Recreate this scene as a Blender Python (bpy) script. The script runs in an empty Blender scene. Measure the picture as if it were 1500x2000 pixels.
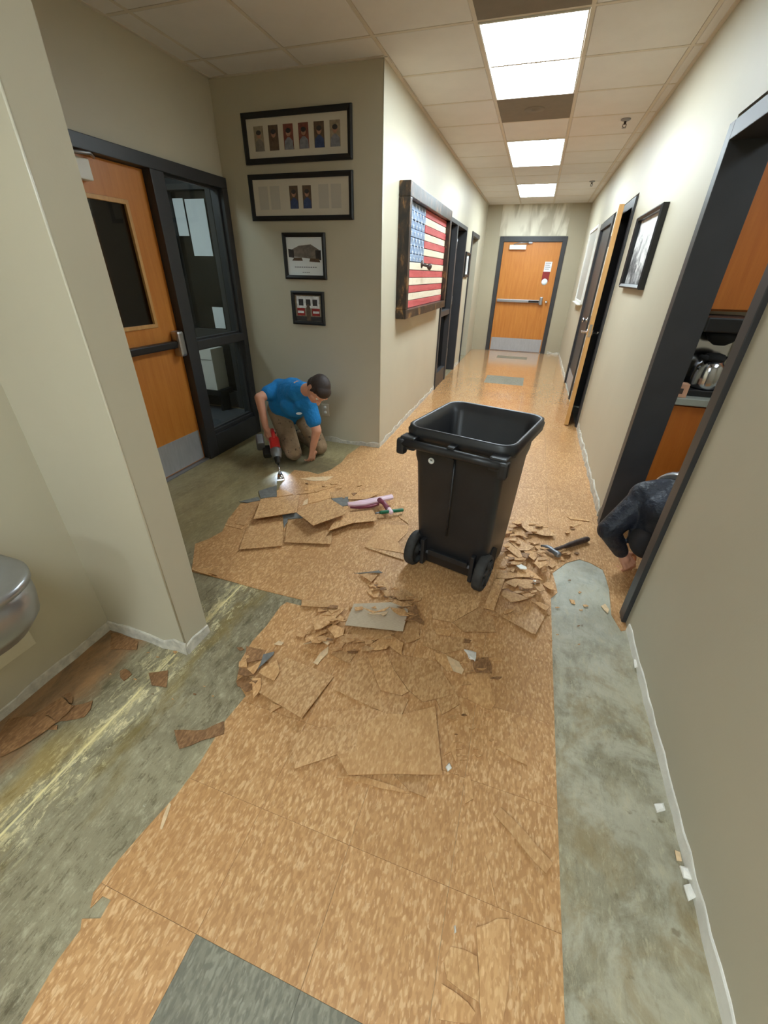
import bpy, bmesh, math, random
from mathutils import Vector, Matrix
R = random.Random(7)
C = bpy.context.scene.collection
SC = bpy.context.scene
# ------------------------------------------------------------------ camera, world, exposure
cam_d = bpy.data.cameras.new('camera'); cam = bpy.data.objects.new('camera', cam_d); C.objects.link(cam)
cam_d.sensor_fit = 'HORIZONTAL'; cam_d.sensor_width = 36.0; cam_d.lens = 36.0*792.35/1500.0; cam_d.clip_start = 0.02
YAW, PITCH, ROLL = math.radians(-17.642), math.radians(-30.510), math.radians(1.252)
fw = Vector((math.sin(YAW)*math.cos(PITCH), math.cos(YAW)*math.cos(PITCH), math.sin(PITCH)))
rt = Vector((math.cos(YAW), -math.sin(YAW), 0)); up = rt.cross(fw)
r2 = math.cos(ROLL)*rt + math.sin(ROLL)*up; u2 = -math.sin(ROLL)*rt + math.cos(ROLL)*up
cam.matrix_world = Matrix(((r2.x, u2.x, -fw.x, 0), (r2.y, u2.y, -fw.y, 0), (r2.z, u2.z, -fw.z, 1.5), (0, 0, 0, 1)))
SC.camera = cam
w = bpy.data.worlds.new('world'); SC.world = w; w.use_nodes = True
w.node_tree.nodes['Background'].inputs[0].default_value = (0.55, 0.6, 0.7, 1); w.node_tree.nodes['Background'].inputs[1].default_value = 0.1
SC.view_settings.view_transform = 'Standard'; SC.view_settings.look = 'None'
SC.view_settings.exposure = 1.35; SC.view_settings.gamma = 1.0; SC.view_settings.use_curve_mapping = False
LENS_POWER = 16.0
LENS_NEAR = 16.0
# ------------------------------------------------------------------ materials
def srgb(r, g, b):
    f = lambda c: (c/255/12.92 if c/255 <= .04045 else ((c/255+.055)/1.055)**2.4)
    return (f(r), f(g), f(b), 1)
class NT:
    def __init__(s, name):
        s.m = bpy.data.materials.new(name); s.m.use_nodes = True; s.t = s.m.node_tree; s.n = s.t.nodes
        s.p = s.n['Principled BSDF']; s.out = s.n['Material Output']
    def node(s, typ, **kw):
        n = s.n.new(typ)
        for k, v in kw.items():
            if k in ('i',):
                for a, b in v.items():
                    if isinstance(b, bpy.types.NodeSocket): s.t.links.new(b, n.inputs[a])
                    else: n.inputs[a].default_value = b
            else: setattr(n, k, v)
        return n
    def link(s, a, b): s.t.links.new(a, b)
    def coord(s, kind='Object', scale=(1, 1, 1), rnd=False):
        tc = s.node('ShaderNodeTexCoord')
        src = tc.outputs[kind]
        if rnd:
            oi = s.node('ShaderNodeObjectInfo'); m = s.node('ShaderNodeMath', operation='MULTIPLY', i={0: oi.outputs['Random'], 1: 37.0})
            ad = s.node('ShaderNodeVectorMath', operation='ADD', i={0: src, 1: m.outputs[0]}); src = ad.outputs[0]
        mp = s.node('ShaderNodeMapping'); s.link(src, mp.inputs[0]); mp.inputs['Scale'].default_value = scale
        return mp.outputs[0]
    def noise(s, co, scale, detail=4, rough=.55, dist=0.0):
        n = s.node('ShaderNodeTexNoise', i={'Scale': scale, 'Detail': detail, 'Roughness': rough, 'Distortion': dist}); s.link(co, n.inputs['Vector']); return n.outputs['Fac']
    def ramp(s, fac, stops, interp='LINEAR'):
        r = s.node('ShaderNodeValToRGB'); r.color_ramp.interpolation = interp
        e = r.color_ramp.elements
        while len(e) < len(stops): e.new(0.5)
        for k, (pos, col) in enumerate(stops):
            e[k].position = pos; e[k].color = col if len(col) == 4 else (*col, 1)
        s.link(fac, r.inputs[0]); return r.outputs[0]
    def mix(s, fac, a, b, mode='MIX'):
        m = s.node('ShaderNodeMix', data_type='RGBA', blend_type=mode)
        for k, v in ((0, fac), (6, a), (7, b)):
            if isinstance(v, bpy.types.NodeSocket): s.link(v, m.inputs[k])
            else: m.inputs[k].default_value = v
        return m.outputs[2]
    def math(s, op, a, b=0.0, clamp=False):
        m = s.node('ShaderNodeMath', operation=op, use_clamp=clamp)
        for k, v in ((0, a), (1, b)):
            if isinstance(v, bpy.types.NodeSocket): s.link(v, m.inputs[k])
            else: m.inputs[k].default_value = v
        return m.outputs[0]
    def sstep(s, v, a, b, inv=False):
        m = s.node('ShaderNodeMapRange', interpolation_type='SMOOTHSTEP', i={1: a, 2: b, 3: 1.0 if inv else 0.0, 4: 0.0 if inv else 1.0}); s.link(v, m.inputs[0]); return m.outputs[0]
    def bump(s, h, strength=.2, dist=.002):
        b = s.node('ShaderNodeBump', i={'Strength': strength, 'Distance': dist}); s.link(h, b.inputs['Height']); s.link(b.outputs[0], s.p.inputs['Normal'])
    def base(s, v):
        if isinstance(v, bpy.types.NodeSocket): s.link(v, s.p.inputs['Base Color'])
        else: s.p.inputs['Base Color'].default_value = v
    def rough(s, v):
        if isinstance(v, bpy.types.NodeSocket): s.link(v, s.p.inputs['Roughness'])
        else: s.p.inputs['Roughness'].default_value = v
def simple(name, col, rough=.5, metal=0.0, var=.12, scale=14, bump=0.0, spec=.5, stretch=(1, 1, 1), bscale=None, bd=.002):
    m = NT(name); co = m.coord(scale=stretch); n = m.noise(co, scale)
    d = tuple(c*(1-var) for c in col[:3])+(1,); l = tuple(min(1, c*(1+var)) for c in col[:3])+(1,)
    m.base(m.ramp(n, [(.3, d), (.7, l)])); m.rough(rough); m.p.inputs['Metallic'].default_value = metal
    m.p.inputs['Specular IOR Level'].default_value = spec
    if bump: m.bump(m.noise(co, bscale or scale*4), bump, bd)
    return m.m
def wood(name, a, b, rough=.38, sc=(6, 6, .6)):
    m = NT(name); co = m.coord(scale=sc, rnd=True); n = m.noise(co, 3.5, 6, .6, .6); n2 = m.noise(m.coord(scale=(sc[0]*14, sc[1]*14, sc[2])), 4, 2)
    c = m.ramp(n, [(.25, a), (.75, b)]); c = m.mix(m.math('MULTIPLY', m.sstep(n2, .55, .75), .25), c, tuple(x*.6 for x in a[:3])+(1,)); m.base(c); m.rough(rough); return m.m
def tile_mat(name, base, dark, light, rough=.3, bumpy=.05, coat=0.0, bv=.07, rv=.25, wax=False):
    m = NT(name); co = m.coord(rnd=True)
    co2 = m.node('ShaderNodeMapping'); m.link(co, co2.inputs[0]); co2.inputs['Scale'].default_value = (1, .38, 1); co2.inputs['Rotation'].default_value = (0, 0, .35)
    v = m.node('ShaderNodeTexVoronoi', feature='SMOOTH_F1', i={'Scale': 170.0, 'Randomness': 1.0, 'Smoothness': .8}); m.link(co2.outputs[0], v.inputs['Vector'])
    sep = m.node('ShaderNodeSeparateColor'); m.link(v.outputs['Color'], sep.inputs[0])
    c = m.mix(.55, base, m.ramp(sep.outputs[0], [(.25, dark), (.42, base), (.62, base), (.8, light)]))
    n2 = m.noise(co2.outputs[0], 95, 3, .6); c = m.mix(m.math('MULTIPLY', m.sstep(n2, .50, .68), .6), c, dark)
    n4 = m.noise(co2.outputs[0], 120, 2, .55); c = m.mix(m.math('MULTIPLY', m.sstep(n4, .60, .69), .6), c, light)
    n5 = m.noise(co2.outputs[0], 26, 3, .6); c = m.mix(m.math('MULTIPLY', m.sstep(n5, .5, .7), .3), c, dark)
    n3 = m.noise(co, 2.2, 3); c = m.mix(m.math('MULTIPLY', m.sstep(n3, .4, .75), .3), c, dark)
    oi = m.node('ShaderNodeObjectInfo'); br = m.math('ADD', m.math('MULTIPLY', oi.outputs['Random'], bv), 1-bv/2)
    hs = m.node('ShaderNodeHueSaturation'); m.link(c, hs.inputs['Color']); m.link(br, hs.inputs['Value']); m.base(hs.outputs[0])
    m.rough(m.math('ADD', m.math('MULTIPLY', m.noise(co, 7, 3), rv), rough-rv*.4)); m.bump(n2, bumpy, .001)
    if wax:
        ge = m.node('ShaderNodeNewGeometry'); sy = m.node('ShaderNodeSeparateXYZ'); m.link(ge.outputs['Position'], sy.inputs[0]); f = m.sstep(sy.outputs[1], 2.2, 6.2)
        m.rough(m.math('SUBTRACT', m.math('ADD', m.math('MULTIPLY', m.noise(co, 7, 3), .05), .52), m.math('MULTIPLY', f, .36))); m.link(m.math('MULTIPLY', f, .8), m.p.inputs['Coat Weight'])
    else: m.p.inputs['Coat Weight'].default_value = coat
    m.p.inputs['Coat Roughness'].default_value = .12
    return m.m
M = {}
def wallmat(name, col, patch=None, rough=.5):
    m = NT(name); co = m.coord(); n = m.noise(co, 1.6, 4)
    c = m.ramp(n, [(.25, tuple(x*.95 for x in col[:3])+(1,)), (.75, tuple(x*1.04 for x in col[:3])+(1,))])
    if patch: c = patch(m, co, c)
    m.base(c); m.rough(rough); m.bump(m.noise(co, 160, 2), .09, .002); return m.m
PAINT = srgb(191, 183, 161)
M['wall'] = wallmat('beige_wall_paint', PAINT)
M['bead'] = simple('glossy_corner_bead_paint', srgb(206, 200, 180), .22, var=.03)  # paler than the wall paint: corner highlight partly put into the colour
M['shade_wall'] = M['wall']
def end_patch(m, co, c):
    s = m.node('ShaderNodeSeparateXYZ'); m.link(co, s.inputs[0])
    inx = m.math('MULTIPLY', m.math('GREATER_THAN', s.outputs[0], -.92), m.math('LESS_THAN', s.outputs[0], .37))
    inz = m.math('GREATER_THAN', s.outputs[2], 2.2)
    st = m.node('ShaderNodeMapping'); m.link(co, st.inputs[0]); st.inputs['Rotation'].default_value = (0, -.5, 0); st.inputs['Scale'].default_value = (3.4, 1, .9)
    n = m.sstep(m.noise(st.outputs[0], 1.6, 3, .5, .4), .42, .62)
    low = m.sstep(s.outputs[2], 2.2, 2.62, True)
    f = m.math('MULTIPLY', m.math('MULTIPLY', inx, inz), m.math('MULTIPLY', m.math('ADD', n, m.math('MULTIPLY', low, .35)), .8, True), True)
    return m.mix(f, c, srgb(222, 216, 196))
M['end_wall'] = wallmat('beige_wall_paint_with_bare_patch', srgb(172, 162, 138), end_patch)
M['ceiling_tile'] = simple('ceiling_tile_white', srgb(216, 213, 208), .9, var=.03, scale=5, bump=.12, bscale=220)
M['grid'] = simple('ceiling_grid_paint', srgb(205, 196, 180), .6, var=.02)
M['ceiling_dark'] = simple('perforated_panel', srgb(120, 110, 95), .7, var=.05, bump=.2, bscale=260)
M['frame'] = simple('charcoal_frame_paint', srgb(52, 52, 54), .42, var=.1, scale=8)
M['black'] = simple('satin_black', srgb(22, 21, 22), .4, var=.15)
M['gap'] = simple('dark_gap', srgb(14, 12, 11), .9)
M['wood'] = wood('orange_maple_veneer', srgb(186, 112, 44), srgb(206, 136, 62))
M['cab'] = wood('cabinet_maple_veneer', srgb(170, 92, 30), srgb(190, 110, 42))
M['wood_edge'] = wood('pale_wood_edge', srgb(190, 140, 80), srgb(214, 168, 106))
M['steel'] = simple('brushed_steel', srgb(176, 177, 180), .34, 1.0, var=.06, scale=30, stretch=(1, 1, 14))
M['chrome'] = simple('polished_steel', srgb(205, 205, 208), .16, 1.0, var=.04)
M['basin_steel'] = simple('satin_basin_steel', srgb(168, 170, 174), .3, .85, var=.05, scale=8)
M['kick'] = simple('kick_plate_grey', srgb(176, 176, 178), .45, .35, var=.07, scale=9, stretch=(6, 6, 1))
M['alu'] = simple('grey_metal', srgb(150, 150, 152), .4, .7, var=.06)
M['white'] = simple('white_plastic', srgb(226, 224, 216), .45, var=.03)
M['paper'] = simple('white_paper', srgb(228, 234, 236), .8, var=.02)
M['mat_board'] = simple('cream_mat_board', srgb(206, 198, 182), .8, var=.02)
M['plaster'] = simple('bare_drywall_strip', srgb(196, 190, 176), .85, var=.25, scale=26, bump=.6)
M['plaster_white'] = simple('white_plaster', srgb(232, 228, 218), .85, var=.10, scale=9, bump=.7, bscale=60)
TB, TD, TL = srgb(196, 149, 98), srgb(164, 117, 70), srgb(226, 188, 142)
M['tile'] = tile_mat('tan_vinyl_tile', TB, TD, TL, .55, wax=True)
M['tile_grey'] = tile_mat('grey_vinyl_tile', srgb(128, 124, 106), srgb(98, 94, 80), srgb(150, 146, 128), .55)
M['loose0'] = tile_mat('tan_tile_piece', srgb(204, 160, 110), TD, TL, .5, .15, bv=.22)
M['loose1'] = tile_mat('pale_tan_tile_piece', srgb(204, 158, 106), srgb(180, 132, 82), srgb(224, 184, 134), .6, .15, bv=.2)
M['loose2'] = tile_mat('brown_tile_piece', srgb(146, 106, 68), srgb(114, 80, 50), srgb(176, 134, 92), .6, .2, bv=.3)
M['loose3'] = simple('grey_tile_backing', srgb(112, 112, 108), .6, var=.25, scale=30)
M['loose4'] = simple('pale_flake', srgb(216, 186, 146), .8, var=.15, scale=40)
M['loose5'] = simple('glossy_grey_slab', srgb(186, 168, 144), .2, var=.12, scale=60, stretch=(1, 6, 1), spec=.8)
M['loose6'] = M['plaster_white']
def concrete():
    m = NT('scraped_concrete_with_adhesive'); co = m.coord()
    s = m.node('ShaderNodeSeparateXYZ'); m.link(co, s.inputs[0]); X, Y = s.outputs[0], s.outputs[1]
    st = m.node('ShaderNodeMapping'); m.link(co, st.inputs[0]); st.inputs['Rotation'].default_value = (0, 0, .12); st.inputs['Scale'].default_value = (1, .35, 1)
    a = m.noise(co, 3.2, 8, .62, .8); b = m.noise(st.outputs[0], 16, 6, .7, .5); g = m.noise(st.outputs[0], 75, 5, .75)
    c = m.ramp(a, [(.28, srgb(106, 98, 76)), (.45, srgb(130, 120, 95)), (.58, srgb(146, 136, 108)), (.75, srgb(166, 155, 126))])
    c = m.mix(m.math('MULTIPLY', m.sstep(b, .48, .66), .55), c, srgb(92, 84, 60))
    c = m.mix(m.math('MULTIPLY', m.sstep(g, .53, .66), .65), c, srgb(176, 168, 140))
    c = m.mix(m.math('MULTIPLY', m.sstep(g, .34, .47, True), .7), c, srgb(82, 72, 48))
    pn = m.noise(co, 5.5, 7, .7, .5); rs_ = m.sstep(X, .3, .4)
    c = m.mix(m.math('MULTIPLY', rs_, m.math('ADD', m.math('MULTIPLY', m.sstep(pn, .40, .60), .6), .22)), c, srgb(186, 181, 160))
    c = m.mix(m.math('MULTIPLY', m.math('MULTIPLY', rs_, m.sstep(m.noise(co, 4, 6, .65, .6), .48, .64)), .6), c, srgb(138, 116, 74))
    c = m.mix(m.math('MULTIPLY', m.math('MULTIPLY', rs_, m.sstep(Y, 1.2, 2.0)), .5), c, srgb(190, 194, 184))  # bluish light on the far end of the right strip, painted into the colour
    big = m.noise(co, 1.7, 5, .6, .5)
    c = m.mix(m.math('MULTIPLY', m.sstep(big, .45, .62), .4), c, srgb(168, 158, 128)); c = m.mix(m.math('MULTIPLY', m.sstep(big, .30, .46, True), .4), c, srgb(98, 90, 66))
    blot = m.noise(co, 11, 4, .6, .3); c = m.mix(m.math('MULTIPLY', m.math('MULTIPLY', rs_, m.sstep(blot, .66, .72)), .55), c, srgb(96, 82, 52))
    gr = m.noise(st.outputs[0], 38, 7, .8, .3)
    c = m.mix(m.math('MULTIPLY', m.sstep(gr, .53, .64), .5), c, srgb(188, 178, 148)); c = m.mix(m.math('MULTIPLY', m.sstep(gr, .37, .47, True), m.math('SUBTRACT', .6, m.math('MULTIPLY', rs_, .42))), c, srgb(82, 71, 46))
    # recess: brown adhesive residue
    wob = m.math('MULTIPLY', m.math('SUBTRACT', m.noise(co, 7, 4), .5), .16)
    rec = m.math('MULTIPLY', m.sstep(m.math('ADD', X, wob), -1.50, -1.40, True), m.sstep(Y, .9, 1.0, True))
    c = m.mix(m.math('MULTIPLY', rec, .85), c, m.ramp(b, [(.35, srgb(119, 90, 63)), (.65, srgb(175, 130, 87))]))
    # yellow glue line and streaks parallel to it
    dx = m.math('ABSOLUTE', m.math('ADD', X, 1.262))
    dxw = m.math('ADD', dx, m.math('MULTIPLY', m.math('SUBTRACT', m.noise(st.outputs[0], 22, 5, .7), .5), .10))
    streak = m.math('MULTIPLY', m.sstep(dxw, .005, .06, True), m.sstep(m.noise(st.outputs[0], 24, 6, .8), .46, .60))
    zone = m.math('MULTIPLY', m.sstep(Y, 1.5, 1.4, False), m.sstep(m.noise(co, 2.6, 2), .36, .52))
    near = m.sstep(Y, 1.42, 1.5, True)
    c = m.mix(m.math('MULTIPLY', m.math('MULTIPLY', streak, near), .85), c, srgb(224, 206, 150))
    line = m.math('MULTIPLY', m.sstep(dx, .002, .006, True), near)
    c = m.mix(m.math('MULTIPLY', m.math('MULTIPLY', line, m.sstep(m.noise(st.outputs[0], 14, 4), .35, .5)), .8), c, srgb(240, 226, 168))
    dx2 = m.math('ADD', m.math('ABSOLUTE', m.math('ADD', X, 1.14)), m.math('MULTIPLY', m.math('SUBTRACT', m.noise(st.outputs[0], 12, 4), .5), .3))
    olive = m.math('MULTIPLY', m.math('MULTIPLY', m.sstep(dx2, .01, .10, True), near), m.sstep(m.noise(st.outputs[0], 7, 5, .7), .42, .62)); c = m.mix(m.math('MULTIPLY', olive, .6), c, srgb(126, 104, 44))
    crust = m.math('MULTIPLY', m.math('MULTIPLY', m.sstep(dxw, .03, .17, True), near), m.sstep(m.noise(st.outputs[0], 34, 7, .85, .6), .52, .60)); c = m.mix(m.math('MULTIPLY', crust, .9), c, srgb(226, 212, 166))
    dy = m.math('ADD', m.math('ABSOLUTE', m.math('ADD', X, 1.33)), m.math('MULTIPLY', m.math('SUBTRACT', m.noise(st.outputs[0], 9, 4), .5), .26))
    c = m.mix(m.math('MULTIPLY', m.math('MULTIPLY', m.sstep(dy, .02, .1, True), m.sstep(Y, .6, .35, False)), .5), c, srgb(170, 136, 54))
    # smooth olive film in the alcove
    alc = m.math('MULTIPLY', m.sstep(Y, 1.5, 1.7), m.sstep(X, -1.2, -1.4, False))
    alc = m.math('MULTIPLY', m.sstep(Y, 1.5, 1.7), m.sstep(X, -1.45, -1.3, True))
    c = m.mix(m.math('MULTIPLY', alc, .5), c, m.ramp(m.noise(st.outputs[0], 6, 6, .65), [(.3, srgb(130, 117, 77)), (.7, srgb(183, 167, 117))]))
    # dark scraped dirt round the place where the worker kneels
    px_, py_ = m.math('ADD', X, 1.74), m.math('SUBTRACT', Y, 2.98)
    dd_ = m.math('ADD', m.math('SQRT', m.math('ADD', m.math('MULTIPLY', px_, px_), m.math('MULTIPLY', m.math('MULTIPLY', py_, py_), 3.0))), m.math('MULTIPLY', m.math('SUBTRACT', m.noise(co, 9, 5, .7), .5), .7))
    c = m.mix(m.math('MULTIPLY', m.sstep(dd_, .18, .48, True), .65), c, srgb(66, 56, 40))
    # white dust and plaster spots
    w1 = m.sstep(m.noise(co, 19, 5, .75), .66, .74); c = m.mix(m.math('MULTIPLY', w1, .55), c, srgb(205, 202, 186))
    m.base(c); m.rough(m.ramp(a, [(.3, (.34,)*3), (.7, (.58,)*3)])); m.bump(m.math('ADD', g, b), .35, .004); return m.m
M['concrete'] = concrete()
M['subfloor'] = simple('dark_side_room_floor', srgb(96, 82, 60), .5)
M['bin'] = simple('black_bin_plastic', srgb(36, 36, 38), .42, var=.18, scale=9, bump=.06, bscale=120)
M['tyre'] = simple('dusty_black_rubber', srgb(50, 49, 48), .75, var=.3, scale=30, bump=.3)
M['skin'] = simple('skin', srgb(206, 150, 122), .55, var=.08, scale=9)
M['hair'] = simple('dark_brown_hair', srgb(44, 30, 24), .55, var=.4, scale=60, bump=.7, stretch=(1, 1, 4))
M['shirt'] = simple('bright_blue_cotton', srgb(18, 120, 186), .85, var=.14, scale=7, bump=.8, bscale=11, bd=.03)
def pants():
    m = NT('dirty_khaki_cotton'); co = m.coord(); c = m.ramp(m.noise(co, 8, 4), [(.3, srgb(120, 98, 74)), (.7, srgb(152, 128, 98))])
    c = m.mix(m.math('MULTIPLY', m.sstep(m.noise(co, 34, 3), .62, .68), .8), c, srgb(60, 48, 38)); m.base(c); m.rough(.9); m.bump(m.noise(co, 14), .7, .02); return m.m
M['pants'] = pants()
M['jacket'] = simple('navy_jacket_fabric', srgb(27, 31, 42), .55, var=.35, scale=9, bump=.8, bscale=12, bd=.03)
M['reflect'] = simple('silver_reflective_band', srgb(196, 200, 206), .25, .6, var=.05)
M['cap'] = simple('dark_grey_knit', srgb(42, 39, 41), .9, var=.2, bump=.5)
M['shoe'] = simple('black_shoe', srgb(30, 28, 28), .5)
M['red'] = simple('red_tool_plastic', srgb(190, 36, 34), .35, var=.08)
M['toolgrey'] = simple('grey_cast_metal', srgb(128, 130, 134), .42, .6, var=.1)
M['rusty'] = simple('worn_brown_steel', srgb(78, 64, 58), .5, .4, var=.35, scale=40, bump=.4)
M['pink'] = simple('pale_pink_plastic', srgb(236, 204, 216), .3, var=.06)
M['rose'] = simple('dark_rose_plastic', srgb(140, 70, 86), .35, var=.1)
M['green'] = simple('green_plastic', srgb(24, 104, 72), .4)
def emis(name, col, strength, stripes=0):
    m = NT(name); e = m.node('ShaderNodeEmission')
    if stripes:
        co = m.coord(); s = m.node('ShaderNodeSeparateXYZ'); m.link(co, s.inputs[0])
        wv = m.math('ADD', m.math('MULTIPLY', m.math('COSINE', m.math('MULTIPLY', s.outputs[0], 2*math.pi/.19)), .22), .78)
        e.inputs[0].default_value = col; m.link(m.math('MULTIPLY', wv, strength), e.inputs[1])
    else: e.inputs[0].default_value = col; e.inputs[1].default_value = strength
    m.link(e.outputs[0], m.out.inputs[0]); return m.m
LCOL = (.80, .93, 1.0, 1)
M['lens'] = emis('lit_prismatic_lens', LCOL, LENS_POWER, 1)
M['lens_near'] = emis('lit_prismatic_lens_first', LCOL, LENS_NEAR, 1)
M['lens_dim'] = emis('dim_room_lens', LCOL, 7.0, 1)
M['led'] = emis('work_light_led', (.8, .9, 1, 1), 6)
def glass(name, tint, refl=.9):
    m = NT(name); t = m.node('ShaderNodeBsdfTransparent'); t.inputs[0].default_value = tint
    g = m.node('ShaderNodeBsdfGlossy', i={'Roughness': .03}); lw = m.node('ShaderNodeLayerWeight', i={'Blend': .5}); f = m.math('ADD', m.math('MULTIPLY', m.math('POWER', lw.outputs['Facing'], 5.0), .9), .04)
    mx = m.node('ShaderNodeMixShader'); m.link(f, mx.inputs[0]); m.link(t.outputs[0], mx.inputs[1]); m.link(g.outputs[0], mx.inputs[2]); m.link(mx.outputs[0], m.out.inputs[0]); return m.m
M['glass'] = glass('clear_glass', (.86, .9, .9, 1)); M['glass_dark'] = glass('dark_glass', (.25, .24, .24, 1))
# ------------------------------------------------------------------ geometry helpers
class MB:
    def __init__(s): s.v = []; s.f = []; s.sm = []
    def add(s, vs, fs, smooth=False):
        o = len(s.v); s.v += [Vector(p) for p in vs]
        for f in fs: s.f.append([i+o for i in f]); s.sm.append(smooth)
    def box(s, a, b, Mx=None):
        x0, y0, z0 = (min(a[i], b[i]) for i in range(3)); x1, y1, z1 = (max(a[i], b[i]) for i in range(3))
        vs = [Vector(p) for p in ((x0, y0, z0), (x1, y0, z0), (x1, y1, z0), (x0, y1, z0), (x0, y0, z1), (x1, y0, z1), (x1, y1, z1), (x0, y1, z1))]
        if Mx: vs = [Mx @ v for v in vs]
        s.add(vs, [(0, 3, 2, 1), (4, 5, 6, 7), (0, 1, 5, 4), (1, 2, 6, 5), (2, 3, 7, 6), (3, 0, 4, 7)]); return s
    def loft(s, rings, cap0=True, cap1=True, smooth=True, close=True):
        n = len(rings[0]); o = len(s.v)
        for r in rings: s.v += [Vector(p) for p in r]
        for k in range(len(rings)-1):
            for i in range(n if close else n-1):
                j = (i+1) % n; s.f.append([o+k*n+i, o+k*n+j, o+(k+1)*n+j, o+(k+1)*n+i]); s.sm.append(smooth)
        if cap0: s.f.append([o+i for i in range(n)][::-1]); s.sm.append(False)
        if cap1: s.f.append([o+(len(rings)-1)*n+i for i in range(n)]); s.sm.append(False)
        return s
    def tube(s, pts, r, n=10, caps=True):
        pts = [Vector(p) for p in pts]; rs = r if isinstance(r, (list, tuple)) else [r]*len(pts); rings = []
        ref = None
        for k, p in enumerate(pts):
            d = (pts[min(k+1, len(pts)-1)]-pts[max(k-1, 0)]).normalized()
            if ref is None:
                ref = Vector((0, 0, 1)) if abs(d.z) < .9 else Vector((1, 0, 0))
            a = (ref-ref.dot(d)*d).normalized(); ref = a; b = d.cross(a)
            rings.append([p+rs[k]*(math.cos(t)*a+math.sin(t)*b) for t in [2*math.pi*i/n for i in range(n)]])
        return s.loft(rings, caps, caps)
    def lathe(s, prof, c, n=24, axis=Vector((0, 0, 1)), caps=True):
        axis = Vector(axis).normalized(); ref = Vector((1, 0, 0)) if abs(axis.x) < .9 else Vector((0, 1, 0)); a = (ref-ref.dot(axis)*axis).normalized(); b = axis.cross(a); c = Vector(c)
        return s.loft([[c+axis*z+r*(math.cos(t)*a+math.sin(t)*b) for t in [2*math.pi*i/n for i in range(n)]] for r, z in prof], caps, caps)
    def caps(s, p0, p1, r0, r1, n=14):
        p0, p1 = Vector(p0), Vector(p1); d = p1-p0
        d = d.normalized() if d.length > 1e-6 else Vector((0, 0, 1)); ref = Vector((0, 0, 1)) if abs(d.z) < .9 else Vector((1, 0, 0)); a = (ref-ref.dot(d)*d).normalized(); b = d.cross(a); rings = []
        for k in range(6):
            t = -math.pi/2*(1-k/5.5); rings.append((p0+d*r0*math.sin(t), r0*math.cos(t)))
        for k in range(6):
            t = math.pi/2*((k+.5)/5.5); rings.append((p1+d*r1*math.sin(t), r1*max(.02, math.cos(t))))
        return s.loft([[c+max(r, .0004)*(math.cos(t)*a+math.sin(t)*b) for t in [2*math.pi*i/n for i in range(n)]] for c, r in rings])
    def ell(s, c, r, Rm=None, n=18, m=12):
        c = Vector(c); rings = []
        for k in range(m+1):
            t = -math.pi/2+math.pi*k/m; cr = max(.01, math.cos(t)); ring = []
            for i in range(n):
                p = Vector((r[0]*cr*math.cos(2*math.pi*i/n), r[1]*cr*math.sin(2*math.pi*i/n), r[2]*math.sin(t)))
                ring.append(c+(Rm @ p if Rm else p))
            rings.append(ring)
        return s.loft(rings)
    def prism(s, poly, z0, z1):
        n = len(poly); vs = [(x, y, z0) for x, y in poly]+[(x, y, z1) for x, y in poly]
        s.add(vs, [list(range(n))[::-1], list(range(n, 2*n))]+[[i, (i+1) % n, n+(i+1) % n, n+i] for i in range(n)]); return s
    def build(s, name, m, parent=None, bevel=0.0, loc=None, seg=2):
        org = Vector(loc) if loc is not None else Vector((0, 0, 0)); pw = Vector((0, 0, 0))
        q = parent
        while q is not None: pw += q.location; q = q.parent
        me = bpy.data.meshes.new(name); me.from_pydata([tuple(v-org) for v in s.v], [], s.f); me.update()
        me.polygons.foreach_set('use_smooth', s.sm)
        bm = bmesh.new(); bm.from_mesh(me); bmesh.ops.recalc_face_normals(bm, faces=bm.faces)
        if bevel: bmesh.ops.bevel(bm, geom=[e for e in bm.edges if len(e.link_faces) == 2 and e.calc_face_angle(0) > .5], offset=bevel, segments=seg, affect='EDGES', profile=.6)
        bm.to_mesh(me); bm.free()
        o = bpy.data.objects.new(name, me); C.objects.link(o)
        if m is not None: me.materials.append(M[m] if isinstance(m, str) else m)
        o.location = org-pw
        if parent is not None: o.parent = parent
        return o
def tag(o, label, cat, group=None):
    o['label'] = label; o['category'] = cat
    if group: o['group'] = group
    return o
def thing(name, label, cat, loc=(0, 0, 0), group=None):
    o = bpy.data.objects.new(name, None); C.objects.link(o); o.location = loc; o.empty_display_size = .1
    return tag(o, label, cat, group)
def struct(o): o['kind'] = 'structure'; return o
def box(name, a, b, m, parent=None, bevel=0.0): return MB().box(a, b).build(name, m, parent, bevel)
def sroot(name, loc=(0, 0, 0)):
    o = bpy.data.objects.new(name, None); C.objects.link(o); o.location = loc; o['kind'] = 'structure'; return o
def solid(mb, name, m, parent, voxel, smooth=6, loc=None):
    """fuse overlapping closed shapes into one continuous skin"""
    o = mb.build(name, m, parent)
    r = o.modifiers.new('r', 'REMESH'); r.mode = 'VOXEL'; r.voxel_size = voxel; r.use_smooth_shade = True
    if smooth: q = o.modifiers.new('s', 'SMOOTH'); q.factor = .5; q.iterations = smooth
    bpy.context.view_layer.update(); dg = bpy.context.evaluated_depsgraph_get(); me = bpy.data.meshes.new_from_object(o.evaluated_get(dg))
    o.modifiers.clear(); old = o.data; o.data = me; bpy.data.meshes.remove(old); me.name = name
    if not me.materials: me.materials.append(M[m])
    me.polygons.foreach_set('use_smooth', [True]*len(me.polygons)); return o
XL, XR, XA, XF, YB, YE, YP, HC = -1.21, .72, -2.585, -1.66, 3.60, 10.30, .925, 2.715
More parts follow.
